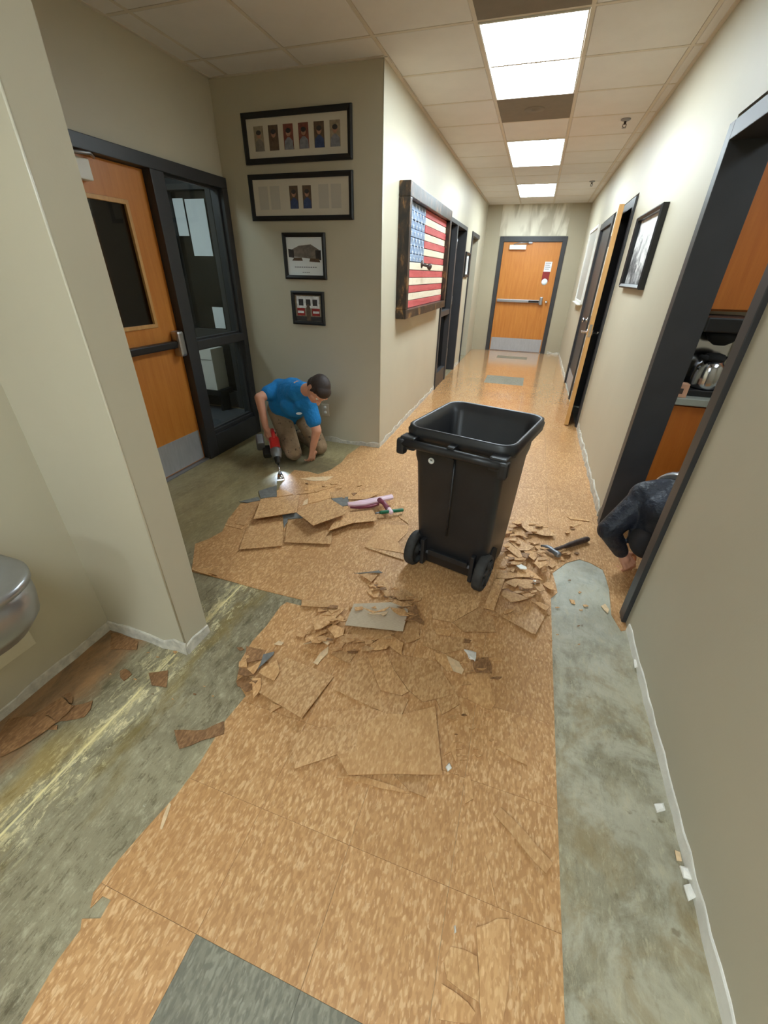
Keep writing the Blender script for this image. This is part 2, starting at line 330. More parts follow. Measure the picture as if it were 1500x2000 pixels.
# ------------------------------------------------------------------ floor: concrete slab and laid tiles
floor = struct(box('floor', (-4.6, -5.2, -.12), (3.3, 10.5, 0), 'concrete'))
TS, GX, GY = .305, -.55, .19
LEFT = [(-0.826, -0.057), (-0.845, 0.042), (-0.841, 0.101), (-0.857, 0.118), (-0.811, 0.134), (-0.817, 0.171), (-0.845, 0.17), (-0.855, 0.14), (-0.875, 0.167), (-0.871, 0.246), (-0.859, 0.325), (-0.837, 0.438), (-0.832, 0.53), (-0.848, 0.708), (-0.836, 0.824), (-0.914, 0.871), (-0.961, 0.966), (-0.976, 1.078), (-0.966, 1.18), (-0.972, 1.324), (-0.957, 1.361), (-0.871, 1.363), (-0.893, 1.404), (-1.146, 1.4), (-1.358, 1.406), (-1.597, 1.403), (-1.767, 1.634), (-1.726, 1.704), (-1.698, 1.81), (-1.761, 1.96), (-1.812, 2.174), (-1.706, 2.281), (-1.628, 2.38), (-1.671, 2.474), (-1.726, 2.663), (-1.731, 2.836), (-1.604, 2.85), (-1.502, 2.833), (-1.439, 2.946), (-1.414, 3.134), (-1.432, 3.322), (-1.416, 3.438)]
RIGHT = [(0.689, 1.728), (0.66, 1.835), (0.67, 1.952), (0.677, 2.046), (0.673, 2.157), (0.665, 2.229), (0.602, 2.275), (0.542, 2.292), (0.462, 2.225), (0.379, 2.092), (0.393, 1.995), (0.401, 1.921), (0.365, 1.861), (0.362, 1.396), (0.361, 0.936), (0.361, 0.635)]
region = [(-.845, -5.0)]+LEFT+[(-1.40, YB-.005), (XL-.005, YB-.005), (XL+.008, YE-.01), (XR-.008, YE-.01), (XR-.008, 2.84), (XR+.15, 2.80), (XR+.15, 3.40), (2.2, 3.40), (2.2, .62), (XR+.15, .62), (XR+.15, 1.83)]+RIGHT+[(.361, -5.0)]
def clip(poly, a, b, c):           # keep a*x+b*y<=c
    out = []
    for i in range(len(poly)):
        p, q = poly[i-1], poly[i]; dp, dq = a*p[0]+b*p[1]-c, a*q[0]+b*q[1]-c
        if (dp <= 0) != (dq <= 0):
            t = dp/(dp-dq); out.append((p[0]+(q[0]-p[0])*t, p[1]+(q[1]-p[1])*t))
        if dq <= 0: out.append(q)
    return out
def area(p): return abs(sum(p[i-1][0]*p[i][1]-p[i][0]*p[i-1][1] for i in range(len(p))))/2
grey_cells = {(0, -1), (1, -1), (2, -1), (0, -2), (1, -2), (2, -2), (0, 22), (1, 22), (0, 23), (1, 23), (0, 30), (1, 30)}
full_mesh = {}
def floor_tile(ix, iy, m, full):
    cx, cy = GX+(ix+.5)*TS, GY+(iy+.5)*TS; h = TS/2-.0004
    if full:
        if m not in full_mesh:
            tmp = MB().prism([(-h, -h), (h, -h), (h, h), (-h, h)], .0003, .0035).build('floor_tile_first', m); full_mesh[m] = tmp.data; bpy.data.objects.remove(tmp); full_mesh[m].name = 'floor_tile'
        me = full_mesh[m]
    else:
        bm = bmesh.new(); f = bm.faces.new([bm.verts.new((x-cx, y-cy, .0003)) for x, y in region]); bmesh.ops.triangulate(bm, faces=[f])
        for no in ((1, 0, 0), (-1, 0, 0), (0, 1, 0), (0, -1, 0)):
            bmesh.ops.bisect_plane(bm, geom=bm.verts[:]+bm.edges[:]+bm.faces[:], plane_co=tuple(h*c for c in no), plane_no=no, clear_outer=True, dist=1e-6)
        bmesh.ops.remove_doubles(bm, verts=bm.verts[:], dist=1e-5)
        if sum(f.calc_area() for f in bm.faces) < .0006: bm.free(); return
        r_ = bmesh.ops.extrude_face_region(bm, geom=bm.faces[:]); bmesh.ops.translate(bm, vec=(0, 0, .0032), verts=[v for v in r_['geom'] if isinstance(v, bmesh.types.BMVert)]); bmesh.ops.recalc_face_normals(bm, faces=bm.faces)
        me = bpy.data.meshes.new('floor_tile'); bm.to_mesh(me); bm.free(); me.materials.append(M[m])
    o = bpy.data.objects.new('floor_tile', me); C.objects.link(o); o.location = (cx, cy, 0); o.parent = floor
for ix in range(-5, 9):
    for iy in range(-17, 34):
        g = .0004
        x0, x1, y0, y1 = GX+ix*TS+g, GX+(ix+1)*TS-g, GY+iy*TS+g, GY+(iy+1)*TS-g
        p = region
        for a, b, c in ((1, 0, x1), (-1, 0, -x0), (0, 1, y1), (0, -1, -y0)): p = clip(p, a, b, c) if p else p
        if len(p) < 3 or area(p) < .0006: continue
        m = 'tile_grey' if (ix, iy) in grey_cells else 'tile'
        floor_tile(ix, iy, m, abs(area(p)-(TS-2*g)**2) < 1e-6)
# ------------------------------------------------------------------ ceiling: slab, grid, lay-in panels
ceiling = struct(box('ceiling', (-4.6, -5.2, HC+.03), (3.3, 10.5, HC+.15), 'ceiling_tile'))
CT, CX, CY = .61, -.585, .89
lights = [(1, 4, 'nearest'), (1, 8, 'middle'), (1, 12, 'farthest'), (1, -4, 'behind'), (1, -8, 'behind')]
skip = {(0, k) for a, k0, _ in lights for k in (k0, k0+1)}
dark = {(0, 3), (0, 6)}
cmesh = {}
for ix in range(-4, 3):
    for iy in range(-10, 16):
        x0, x1, y0, y1 = CX+ix*CT, CX+(ix+1)*CT, CY+iy*CT, CY+(iy+1)*CT
        if (ix, iy) in skip or (ix, iy) in dark: continue
        x0, x1, y0, y1 = max(x0, XA if y0 > .9 and y0 < YB else (XL if y0 > YB else XF)), min(x1, XR), max(y0, -5.1), min(y1, YE if x1 > XL+.02 else YB)
        if x1-x0 < .04 or y1-y0 < .04: continue
        e = .0105; k = (round(x1-x0, 3), round(y1-y0, 3))
        if k not in cmesh:
            hx, hy = (x1-x0)/2-e, (y1-y0)/2-e
            cmesh[k] = MB().loft([[(-hx, -hy, .02), (hx, -hy, .02), (hx, hy, .02), (-hx, hy, .02)], [(-hx, -hy, .006), (hx, -hy, .006), (hx, hy, .006), (-hx, hy, .006)], [(-hx+.006, -hy+.006, 0), (hx-.006, -hy+.006, 0), (hx-.006, hy-.006, 0), (-hx+.006, hy-.006, 0)]], smooth=False).build('ceiling_tile', 'ceiling_tile'); o = cmesh[k]
        else: o = bpy.data.objects.new('ceiling_tile', cmesh[k].data); C.objects.link(o)
        o.location = ((x0+x1)/2, (y0+y1)/2, HC+.004); o.parent = ceiling; o.location.z = HC+.004
def gbar(a, b): MB().box(a, b).build('grid_bar', 'grid', ceiling)
for ix in range(-3, 3):
    x = CX+ix*CT
    y0, y1 = (-5.1, YE) if x > XL else (YP+.14, YB)
    gbar((x-.0115, y0, HC+.0038), (x+.0115, y1, HC+.03))
for iy in range(-10, 16):
    y = CY+iy*CT; gbar((XA if YP+.14 < y < YB else (XL if y >= YB else XF), y-.0115, HC+.0036), (XR, y+.0115, HC+.029))
for x, y0, y1, s in ((XR, -5.1, YE, -1), (XL, YB, YE, 1), (XA, 1.07, YB, 1)): gbar((x, y0, HC-.001), (x+s*.022, y1, HC+.028))
gbar((XA, YB-.022, HC-.001), (XL, YB, HC+.028)); gbar((XL, YE-.022, HC-.001), (XR, YE, HC+.028))
def light_fixture(k0, where, lens, label):
    x0, x1, y0, y1 = CX, CX+CT, CY+k0*CT, CY+(k0+2)*CT
    t = thing('ceiling_light', label, 'ceiling light', ((x0+x1)/2, (y0+y1)/2, HC))
    e = .022
    fr = MB()
    for a, b in (((x0+.012, y0+.012), (x0+e, y1-.012)), ((x1-e, y0+.012), (x1-.012, y1-.012)), ((x0+e, y0+.012), (x1-e, y0+e)), ((x0+e, y1-e), (x1-e, y1-.012))): fr.box((*a, HC-.004), (*b, HC+.02))
    fr.build('frame', 'white', t, .0015)
    cx, cy, hx, hy = (x0+x1)/2, (y0+y1)/2, CT/2-e, CT-e
    MB().loft([[(cx-hx, cy-hy, HC+.012), (cx+hx, cy-hy, HC+.012), (cx+hx, cy+hy, HC+.012), (cx-hx, cy+hy, HC+.012)], [(cx-hx, cy-hy, HC+.004), (cx+hx, cy-hy, HC+.004), (cx+hx, cy+hy, HC+.004), (cx-hx, cy+hy, HC+.004)]], smooth=False).build('lens', lens, t, loc=(cx, cy, HC+.004))
light_fixture(4, '', 'lens', 'nearest of the lit two by four ceiling lights along the hallway, largest in view')
light_fixture(8, '', 'lens', 'middle of the three lit ceiling lights along the hallway')
light_fixture(12, '', 'lens', 'smallest and farthest lit ceiling light near the end door')
light_fixture(-4, '', 'lens_near', 'lit ceiling light behind the camera, outside the view')
light_fixture(-8, '', 'lens_near', 'lit ceiling light far behind the camera, outside the view')
for iy, label in ((3, 'grey perforated ceiling panel at the top edge just in front of the nearest light'), (6, 'grey perforated ceiling panel with a round centre just past the nearest light')):
    x0, y0 = CX, CY+iy*CT; c = Vector((x0+CT/2, y0+CT/2, HC+.004))
    t = thing('ceiling_speaker_panel', label, 'ceiling panel', c)
    MB().box((x0+.012, y0+.012, HC+.003), (x0+CT-.012, y0+CT-.012, HC+.02)).build('perforated_panel', 'ceiling_dark', t)
    MB().lathe([(.085, .004), (.085, -.002), (.07, -.006), (.03, -.007), (.03, -.011), (.0, -.011)], c, 24).build('round_grille', 'ceiling_dark', t)
for x, y, wh in ((.49, 5.3, 'near'), (.50, 8.17, 'far')):
    t = thing('sprinkler_head', 'small fire sprinkler head hanging from the right side of the ceiling, %s one' % ('nearer and larger' if wh == 'near' else 'farther and tiny'), 'sprinkler', (x, y, HC))
    MB().lathe([(.04, .004), (.04, -.004), (.022, -.012), (.014, -.012)], (x, y, HC), 16).build('escutcheon', 'alu', t)
    MB().lathe([(.010, -.008), (.010, -.03), (.006, -.034)], (x, y, HC), 10).tube([(x-.012, y, HC-.03), (x-.014, y, HC-.045), (x, y, HC-.056), (x+.014, y, HC-.045), (x+.012, y, HC-.03)], .003, 6).build('body', 'rusty', t)
    MB().lathe([(.018, -.056), (.018, -.058), (.0, -.058)], (x, y, HC), 12).build('deflector', 'alu', t)
# ------------------------------------------------------------------ walls
Z1 = HC+.02
def wall(name, segs, m='wall', bevel=0.0):
    mb = MB()
    for a, b in segs: mb.box(a, b)
    return struct(mb.build(name, m, None, bevel))
wall('wall_right', [((XR, -5.1, 0), (XR+.14, 1.80, Z1)), ((XR, 1.80, 2.14), (XR+.14, 2.83, Z1)), ((XR, 2.83, 0), (XR+.14, 5.02, Z1)), ((XR, 5.02, 2.16), (XR+.14, 6.06, Z1)), ((XR, 6.06, 0), (XR+.14, 6.32, Z1)), ((XR, 6.32, 2.16), (XR+.14, 7.50, Z1)), ((XR, 7.50, 0), (XR+.14, YE, Z1))])
wall('wall_left', [((XL-.12, YB+.12, 0), (XL, 6.11, Z1)), ((XL-.12, 6.11, 2.14), (XL, 7.78, Z1)), ((XL-.12, 7.78, 0), (XL, 8.42, Z1)), ((XL-.12, 8.42, 2.14), (XL, 9.35, Z1)), ((XL-.12, 9.35, 0), (XL, YE, Z1))])
for k_, (x_, y_) in enumerate(((XL, YB), (XL, YP))): struct(MB().tube([(x_-.002, y_+.002, .05), (x_-.002, y_+.002, HC)], .0038, 10).build('trim_%d' % (k_+2), 'bead', None))
wall('wall_alcove_back', [((XA, YB, 0), (XL, YB+.12, Z1))])
wall('wall_alcove_left', [((XA-.12, 1.06, 0), (XA, 1.70, Z1)), ((XA-.12, 1.70, 2.14), (XA, YB+.12, Z1))], 'shade_wall')
wall('wall_pillar', [((XA-.12, YP, 0), (XL, YP+.14, Z1))])
wall('wall_fountain', [((XF-.12, -5.1, 0), (XF, YP, Z1))], 'shade_wall')
wall('wall_end', [((XL-.12, YE, 0), (-.87, YE+.12, Z1)), ((-.87, YE, 2.17), (.39, YE+.12, Z1)), ((.39, YE, 0), (XR+.14, YE+.12, Z1))], 'end_wall')
wall('wall_behind_camera', [((XF-.12, -5.2, 0), (XR+.14, -5.1, Z1))])
# rooms that show only as dim views through the openings
wall('wall_kitchen', [((XR+.14, 3.42, 0), (3.2, 3.54, Z1)), ((3.1, .6, 0), (3.2, 3.42, Z1)), ((XR+.14, .5, 0), (3.2, .6, Z1))])
wall('wall_dark_room_right', [((XR+.14, 4.6, 0), (2.6, 4.7, Z1)), ((2.5, 4.7, 0), (2.6, 7.9, Z1)), ((XR+.14, 7.8, 0), (2.6, 7.9, Z1))], 'shade_wall')
wall('wall_dark_room_left', [((-3.4, 5.6, 0), (XL-.12, 5.7, Z1)), ((-3.4, 5.7, 0), (-3.3, 9.9, Z1)), ((-3.4, 9.8, 0), (XL-.12, 9.9, Z1)), ((-3.3, 8.0, 0), (XL-.12, 8.1, Z1))], 'shade_wall')
wall('wall_vestibule', [((-4.5, .95, 0), (XA-.12, 1.05, Z1)), ((-4.5, 1.05, 0), (-4.4, 4.4, Z1)), ((-4.4, 4.28, 0), (-3.78, 4.4, Z1)), ((-3.78, 4.28, 2.28), (-3.24, 4.4, Z1)), ((-3.24, 4.28, 0), (-3.06, 4.4, Z1)), ((-3.06, 4.3, 0), (XA-.12, 4.42, Z1)), ((-4.4, 4.75, 0), (-2.9, 4.85, Z1))])
# torn strips where the baseboards came off
def strip(name, x0, y0, x1, y1, nx, ny, h=.05, th=.006, seed=1, m='plaster', wob=.4):
    rr = random.Random(seed); L = math.hypot(x1-x0, y1-y0); n = max(3, int(L/.06)); mb = MB(); dx, dy = (x1-x0)/L, (y1-y0)/L; rings = []
    for k in range(n+1):
        s = L*k/n; hh = h*(1+rr.uniform(-wob, wob)); t = th*(1+rr.uniform(-.4, .5)); px, py = x0+dx*s, y0+dy*s
        rings.append([(px, py, 0), (px+nx*t*1.5, py+ny*t*1.5, 0), (px+nx*t, py+ny*t, hh*.9), (px+nx*t*.4, py+ny*t*.4, hh), (px, py, hh)])
    return struct(mb.loft(rings, smooth=False).build(name, m))
strip('baseboard_right', XR, -3, XR, 1.745, -1, 0, .05, .0035, 1, 'plaster_white', .16)
strip('baseboard_right_middle', XR, 2.90, XR, 4.95, -1, 0, .06, .008, 2)
strip('baseboard_right_far', XR, 7.56, XR, YE, -1, 0, .05, .008, 3)
strip('baseboard_left', XL, YB+.01, XL, 6.10, 1, 0, .05, .005, 4)
strip('baseboard_left_far', XL, 7.80, XL, 8.40, 1, 0, .05, .005, 5)
strip('baseboard_end', .47, YE, XR, YE, 0, -1, .05, .006, 6)
strip('baseboard_alcove', -1.80, YB-.001, XL, YB-.001, 0, -1, .05, .006, 7)
strip('baseboard_alcove_left', -2.45, YB-.001, -1.88, YB-.001, 0, -1, .05, .006, 8)
strip('baseboard_fountain', XF, -2.5, XF, YP, 1, 0, .045, .004, 9, 'plaster', .15)
strip('baseboard_pillar', XF, YP, XL+.006, YP, 0, -1, .05, .007, 10, 'plaster', .45)
strip('baseboard_pillar_end', XL, YP-.004, XL, YP+.14, 1, 0, .05, .006, 11, 'plaster', .2)
# ------------------------------------------------------------------ door frames and doors
def frame_x(name, x, side, y0, y1, z1, wd=.05, th=.02, depth=.14, m='frame'):
    """hollow metal frame in a wall of constant x; side=+1 means the hall is on +x"""
    r = sroot(name, (x, (y0+y1)/2, 0)); a, b = x+side*th, x-side*(depth+th)
    for n, p, q in (('jamb', (a, y0-wd, 0), (b, y0+.03, z1+wd)), ('jamb', (a, y1-.03, 0), (b, y1+wd, z1+wd)), ('head', (a, y0+.03, z1-.03), (b, y1-.03, z1+wd))): MB().box(p, q).build(n, m, r, .003)
    return r
frame_x('door_2', XR, -1, 1.835, 2.795, 2.07, .04)            # cased opening to the kitchen
def lever(parent, x, y, z, sx, ydir, m='chrome'):
    mb = MB().lathe([(.026, 0), (.026, sx*.008), (.012, sx*.012), (.012, sx*.05)], (x, y, z), 16, (1, 0, 0))
    mb.tube([(x+sx*.05, y, z), (x+sx*.055, y+ydir*.03, z), (x+sx*.052, y+ydir*.115, z-.004)], [.010, .010, .008], 8); return mb.build('lever_handle', m, parent)
d3 = frame_x('door_3', XR, -1, 5.06, 6.02, 2.09, .045)
# the open wooden leaf of door 3: hinged at the far jamb, swung into the hall
hinge = Vector((.711, 5.965, 0)); edge = Vector((.603, 5.03, 0)); dv = (edge-hinge).normalized(); Ld = .93
leaf = sroot('door_4', hinge); ang = math.atan2(dv.y, dv.x); RM = Matrix.Translation(hinge) @ Matrix.Rotation(ang, 4, 'Z')
def lb(n, a, b, m, bev=0.0): return MB().box(a, b, RM).build(n, m, leaf, bev)
lb('leaf', (.0, -.022, .012), (Ld-.002, .022, 2.08), 'wood', .001)
lb('edge_band', (Ld-.002, -.0215, .012), (Ld+.001, .0215, 2.08), 'wood_edge')
lb('latch_plate', (Ld+.001, -.013, .96), (Ld+.003, .013, 1.08), 'chrome')
for s in (-1, 1):
    mb = MB(); p0 = RM @ Vector((Ld-.07, s*.022, 1.0)); p1 = RM @ Vector((Ld-.07, s*.075, 1.0)); p2 = RM @ Vector((Ld-.17, s*.08, .998))
    ax = (p1-p0).normalized(); mb.lathe([(.028, 0), (.028, .008), (.012, .012), (.012, .05)], p0, 16, ax).tube([p1, p1+(p2-p1)*.3, p2], [.011, .011, .008], 8); mb.build('lever_handle', 'chrome', leaf)
for z in (.25, 1.05, 1.85): lb('hinge', (-.012, -.03, z-.05), (.004, -.02, z+.05), 'alu')
# door 5: dark closed leaf farther along the right wall
d5 = frame_x('door_5', XR, -1, 6.36, 7.46, 2.09, .045)
MB().box((XR+.01, 6.395, .01), (XR+.055, 7.425, 2.055)).build('leaf', 'frame', d5, .002)
MB().lathe([(.03, 0), (.03, -.008), (.014, -.012), (.014, -.035), (.027, -.045), (.029, -.058), (.02, -.068), (0, -.07)], (XR+.01, 6.62, 1.0), 18, (1, 0, 0)).build('door_knob', 'chrome', d5)
MB().box((XR+.006, 6.41, .02), (XR+.010, 7.41, .24)).build('kick_plate', 'kick', d5)
# end of the hallway: wood door with exit device
d1 = sroot('door_1', (-.24, YE, 0))
for n, p, q in (('jamb', (-.89, YE-.02, 0), (-.81, YE+.13, 2.19)), ('jamb', (.33, YE-.02, 0), (.41, YE+.13, 2.19)), ('head', (-.81, YE-.02, 2.10), (.33, YE+.13, 2.19))): MB().box(p, q).build(n, 'frame', d1, .003)
MB().box((-.805, YE+.012, .012), (.325, YE+.057, 2.095)).build('leaf', 'wood', d1, .002)
MB().box((-.785, YE+.008, .02), (.305, YE+.012, .285)).build('kick_plate', 'kick', d1)
MB().box((-.81, YE-.015, 0), (.33, YE+.06, .010)).build('threshold', 'alu', d1)
ex = MB().box((-.78, YE-.045, 1.005), (.10, YE+.012, 1.06)).build('push_bar', 'steel', d1, .006)
MB().box((-.12, YE-.05, 1.012), (.09, YE-.044, 1.052)).build('push_pad', 'black', ex, .002)
MB().box((.10, YE-.06, .97), (.16, YE+.012, 1.12)).build('latch_case', 'steel', d1, .012)
MB().lathe([(.03, 0), (.03, -.03), (.02, -.06), (0, -.06)], (.24, YE+.012, 1.03), 16, (0, 1, 0)).build('lock_cylinder', 'chrome', d1)
cl = MB().box((-.68, YE-.05, 1.965), (-.35, YE+.012, 2.045)).build('door_closer', 'white', d1, .006)
MB().tube([(-.60, YE-.02, 2.05), (-.5, YE-.06, 2.075), (-.3, YE-.02, 2.085)], .009, 8).box((-.32, YE-.03, 2.07), (-.24, YE+.0, 2.095)).build('closer_arm', 'alu', cl)
t = thing('door_sign', 'white and red fire notice stuck on the hallway end door', 'sign', (.14, YE+.01, 1.57))
MB().box((.072, YE+.0085, 1.585), (.212, YE+.0115, 1.76)).build('white_panel', 'paper', t)
MB().box((.062, YE+.0088, 1.40), (.202, YE+.0114, 1.585)).build('red_panel', simple('deep_red_print', srgb(140, 34, 34), .6), t)
MB().lathe([(.06, 0), (.06, -.003), (0, -.003)], (.13, YE+.0115, 1.40), 18, (0, 1, 0)).build('round_seal', 'paper', t)
for k in range(4): MB().box((.085, YE+.0078, 1.74-k*.035), (.19-.02*(k % 2), YE+.0086, 1.728-k*.035)).build('print_line', 'alu', t)
# alcove storefront: wood door (door 6) and glazed sidelight (window 1)
d6 = sroot('door_6', (XA, 2.28, 0))
fx0, fx1 = XA-.09, XA+.03
for n, p, q in (('jamb', (fx0, 1.66, 0), (fx1, 1.80, 2.07)), ('head', (fx0, 1.66, 2.065), (fx1, 3.597, 2.14)), ('mullion', (fx0, 2.785, 0), (fx1, 2.905, 2.065))): MB().box(p, q).build(n, 'frame', d6, .004)
dx = XA-.035
lf = MB()
for p, q in (((dx-.045, 1.805, .012), (dx, 1.98, 2.06)), ((dx-.045, 2.585, .012), (dx, 2.782, 2.06)), ((dx-.045, 1.98, .012), (dx, 2.585, 1.135)), ((dx-.045, 1.98, 1.86), (dx, 2.585, 2.06))): lf.box(p, q)
lf.build('leaf', 'wood', d6)
MB().box((dx-.027, 1.98, 1.135), (dx-.021, 2.585, 1.86)).build('lite_glass', 'glass_dark', d6)
lt = MB()
for p, q in (((dx-.012, 1.965, 1.12), (dx+.008, 1.99, 1.875)), ((dx-.012, 2.575, 1.12), (dx+.008, 2.60, 1.875)), ((dx-.012, 1.99, 1.12), (dx+.008, 2.575, 1.145)), ((dx-.012, 1.99, 1.85), (dx+.008, 2.575, 1.875))): lt.box(p, q)
lt.build('lite_stop', 'wood_edge', d6, .003)
MB().box((dx, 1.82, .02), (dx+.003, 2.77, .275)).build('kick_plate', 'kick', d6)
MB().box((XA-.11, 1.80, 0), (XA+.01, 2.785, .010)).build('threshold', 'alu', d6)
pb = MB().box((dx, 1.86, .965), (dx+.055, 2.70, 1.015)).build('push_bar', 'black', d6, .008)
MB().box((dx+.05, 1.88, .97), (dx+.058, 2.25, 1.01)).build('push_pad', 'steel', pb, .003)
MB().box((dx, 2.70, .90), (dx+.075, 2.765, 1.085)).build('latch_case', 'steel', d6, .018)
cl = MB().box((dx, 2.08, 1.93), (dx+.055, 2.34, 2.03)).build('door_closer', 'white', d6, .006)
MB().tube([(dx+.03, 2.12, 2.035), (dx+.12, 2.3, 2.045), (dx+.03, 2.4, 2.05)], .009, 8).build('closer_arm', 'alu', cl)
w1 = sroot('window_1', (XA, 3.25, 0))
for n, p, q in (('stile', (fx0, 3.53, 0), (fx1, 3.597, 2.065)), ('bottom_rail', (fx0, 2.906, 0), (fx1, 3.53, .19)), ('sill', (fx0+.01, 2.906, .19), (fx1-.02, 3.53, .225)), ('mid_rail', (fx0, 2.906, .925), (fx1, 3.53, .99))): MB().box(p, q).build(n, 'frame', w1, .004)
for z0, z1 in ((.225, .925), (.99, 2.065)):
    MB().box((XA-.035, 2.906, z0), (XA-.029, 3.53, z1)).build('pane', 'glass', w1)
    st = MB()
    for p, q in (((XA-.05, 2.906, z0), (XA-.01, 2.922, z1)), ((XA-.05, 3.514, z0), (XA-.01, 3.53, z1)), ((XA-.05, 2.922, z0), (XA-.01, 3.514, z0+.014)), ((XA-.05, 2.922, z1-.014), (XA-.01, 3.514, z1))): st.box(p, q)
    st.build('glazing_stop', 'frame', w1)
# vestibule glimpsed through the sidelight: dark framed door with papers taped on, white cabinet
VY = 4.30
d7 = sroot('door_7', (-3.5, VY, 0))
for n, p, q in (('jamb', (-3.80, VY-.06, 0), (-3.74, VY+.06, 2.28)), ('jamb', (-3.28, VY-.06, 0), (-3.22, VY+.06, 2.28)), ('head', (-3.74, VY-.06, 2.18), (-3.28, VY+.06, 2.28)), ('mid_rail', (-3.74, VY-.04, .80), (-3.28, VY+.04, .90)), ('bottom_rail', (-3.74, VY-.04, 0), (-3.28, VY+.04, .2))): MB().box(p, q).build(n, 'frame', d7, .003)
MB().box((-3.74, VY-.004, .2), (-3.28, VY+.004, 2.18)).build('pane', 'glass_dark', d7)
for k, (x0, x1, z0, z1, lab) in enumerate(((-3.73, -3.60, 1.80, 2.12, 'narrow white paper notice taped top left behind the sidelight glass'), (-3.58, -3.34, 1.62, 2.11, 'long white paper notice hanging right of the narrow one behind the sidelight glass'), (-3.47, -3.33, .91, 1.13, 'small white paper notice low behind the sidelight glass'))):
    tag(MB().box((x0, VY-.012, z0), (x1, VY-.008, z1)).build('paper_notice', 'paper', None), lab, 'paper notice')
t = thing('white_cabinet', 'white boxy cabinet on a dark base behind the lower sidelight pane', 'cabinet', (-3.6, 4.15, 0))
MB().box((-3.80, 4.02, .26), (-3.38, 4.24, .72)).build('body', 'white', t, .006); MB().box((-3.81, 4.01, .20), (-3.33, 4.24, .26)).build('base', 'black', t, .004); MB().box((-3.79, 4.015, .60), (-3.39, 4.02, .604)).build('drawer_gap', 'alu', t)
for x in (-3.78, -3.40): MB().box((x, 4.05, 0), (x+.03, 4.2, .20)).build('leg', 'black', t)
vm = struct(MB().box((-4.3, 2.2, .0005), (-2.75, 4.2, .009)).build('trim_1', simple('grey_entry_mat', srgb(70, 72, 76), .9, bump=.5, bscale=90), None))
for k in range(4): MB().box((-4.25, 3.0+k*.06, .009), (-2.8, 3.02+k*.06, .013)).build('mat_rib', 'alu', vm)
def room_light(x, y, z, sx, sy, label, lens='lens_dim'):
    t = thing('ceiling_light', label, 'ceiling light', (x, y, z)); MB().box((x-sx-.02, y-sy-.02, z), (x+sx+.02, y+sy+.02, z+.03)).build('frame', 'white', t); MB().box((x-sx, y-sy, z-.004), (x+sx, y+sy, z)).build('lens', lens, t, loc=(x, y, z))
room_light(-3.6, 2.6, HC-.035, .28, .58, 'unseen ceiling light added to brighten the entry vestibule beyond the sidelight')  # fixture out of view, added to brighten the taped papers and vestibule
room_light(1.9, 2.0, HC-.035, .28, .58, 'ceiling light in the kitchen beyond the right doorway')
# left hall opening with sidelight and dark door (window 2, door 8), then plain opening (door 9)
w2 = sroot('window_2', (XL, 6.9, 0)); a, b = XL+.02, XL-.13
for n, p, q in (('stile', (a, 6.11, 0), (b, 6.17, 2.14)), ('mullion', (a, 6.84, 0), (b, 6.92, 2.09)), ('head', (a, 6.17, 2.09), (b, 7.78, 2.14)), ('jamb', (a, 7.72, 0), (b, 7.78, 2.09)), ('mid_rail', (a-.01, 6.17, .98), (b, 6.84, 1.05)), ('bottom_panel', (a-.01, 6.17, 0), (b, 6.84, .22))): MB().box(p, q).build(n, 'frame', w2, .003)
for z0, z1 in ((.22, .98), (1.05, 2.09)): MB().box((XL-.06, 6.17, z0), (XL-.054, 6.84, z1)).build('pane', 'glass_dark', w2)
d8 = sroot('door_8', (XL-.06, 6.92, 0))
RM8 = Matrix.Translation((XL-.10, 6.925, 0)) @ Matrix.Rotation(math.radians(90+38), 4, 'Z')
MB().box((0, 0, .01), (.80, .044, 2.08), RM8).build('leaf', 'frame', d8, .002)
for z in (.42, 1.16, 1.88): MB().box((XL-.04, 6.918, z-.055), (XL+.018, 6.93, z+.055)).lathe([(.008, -.055), (.008, .055)], (XL+.012, 6.934, z), 10).build('hinge', 'steel', d8)
d9 = sroot('door_9', (XL, 8.88, 0))
for n, p, q in (('jamb', (XL+.02, 8.42, 0), (XL-.13, 8.47, 2.14)), ('head', (XL+.02, 8.47, 2.08), (XL-.13, 9.35, 2.14))): MB().box(p, q).build(n, 'frame', d9, .003)
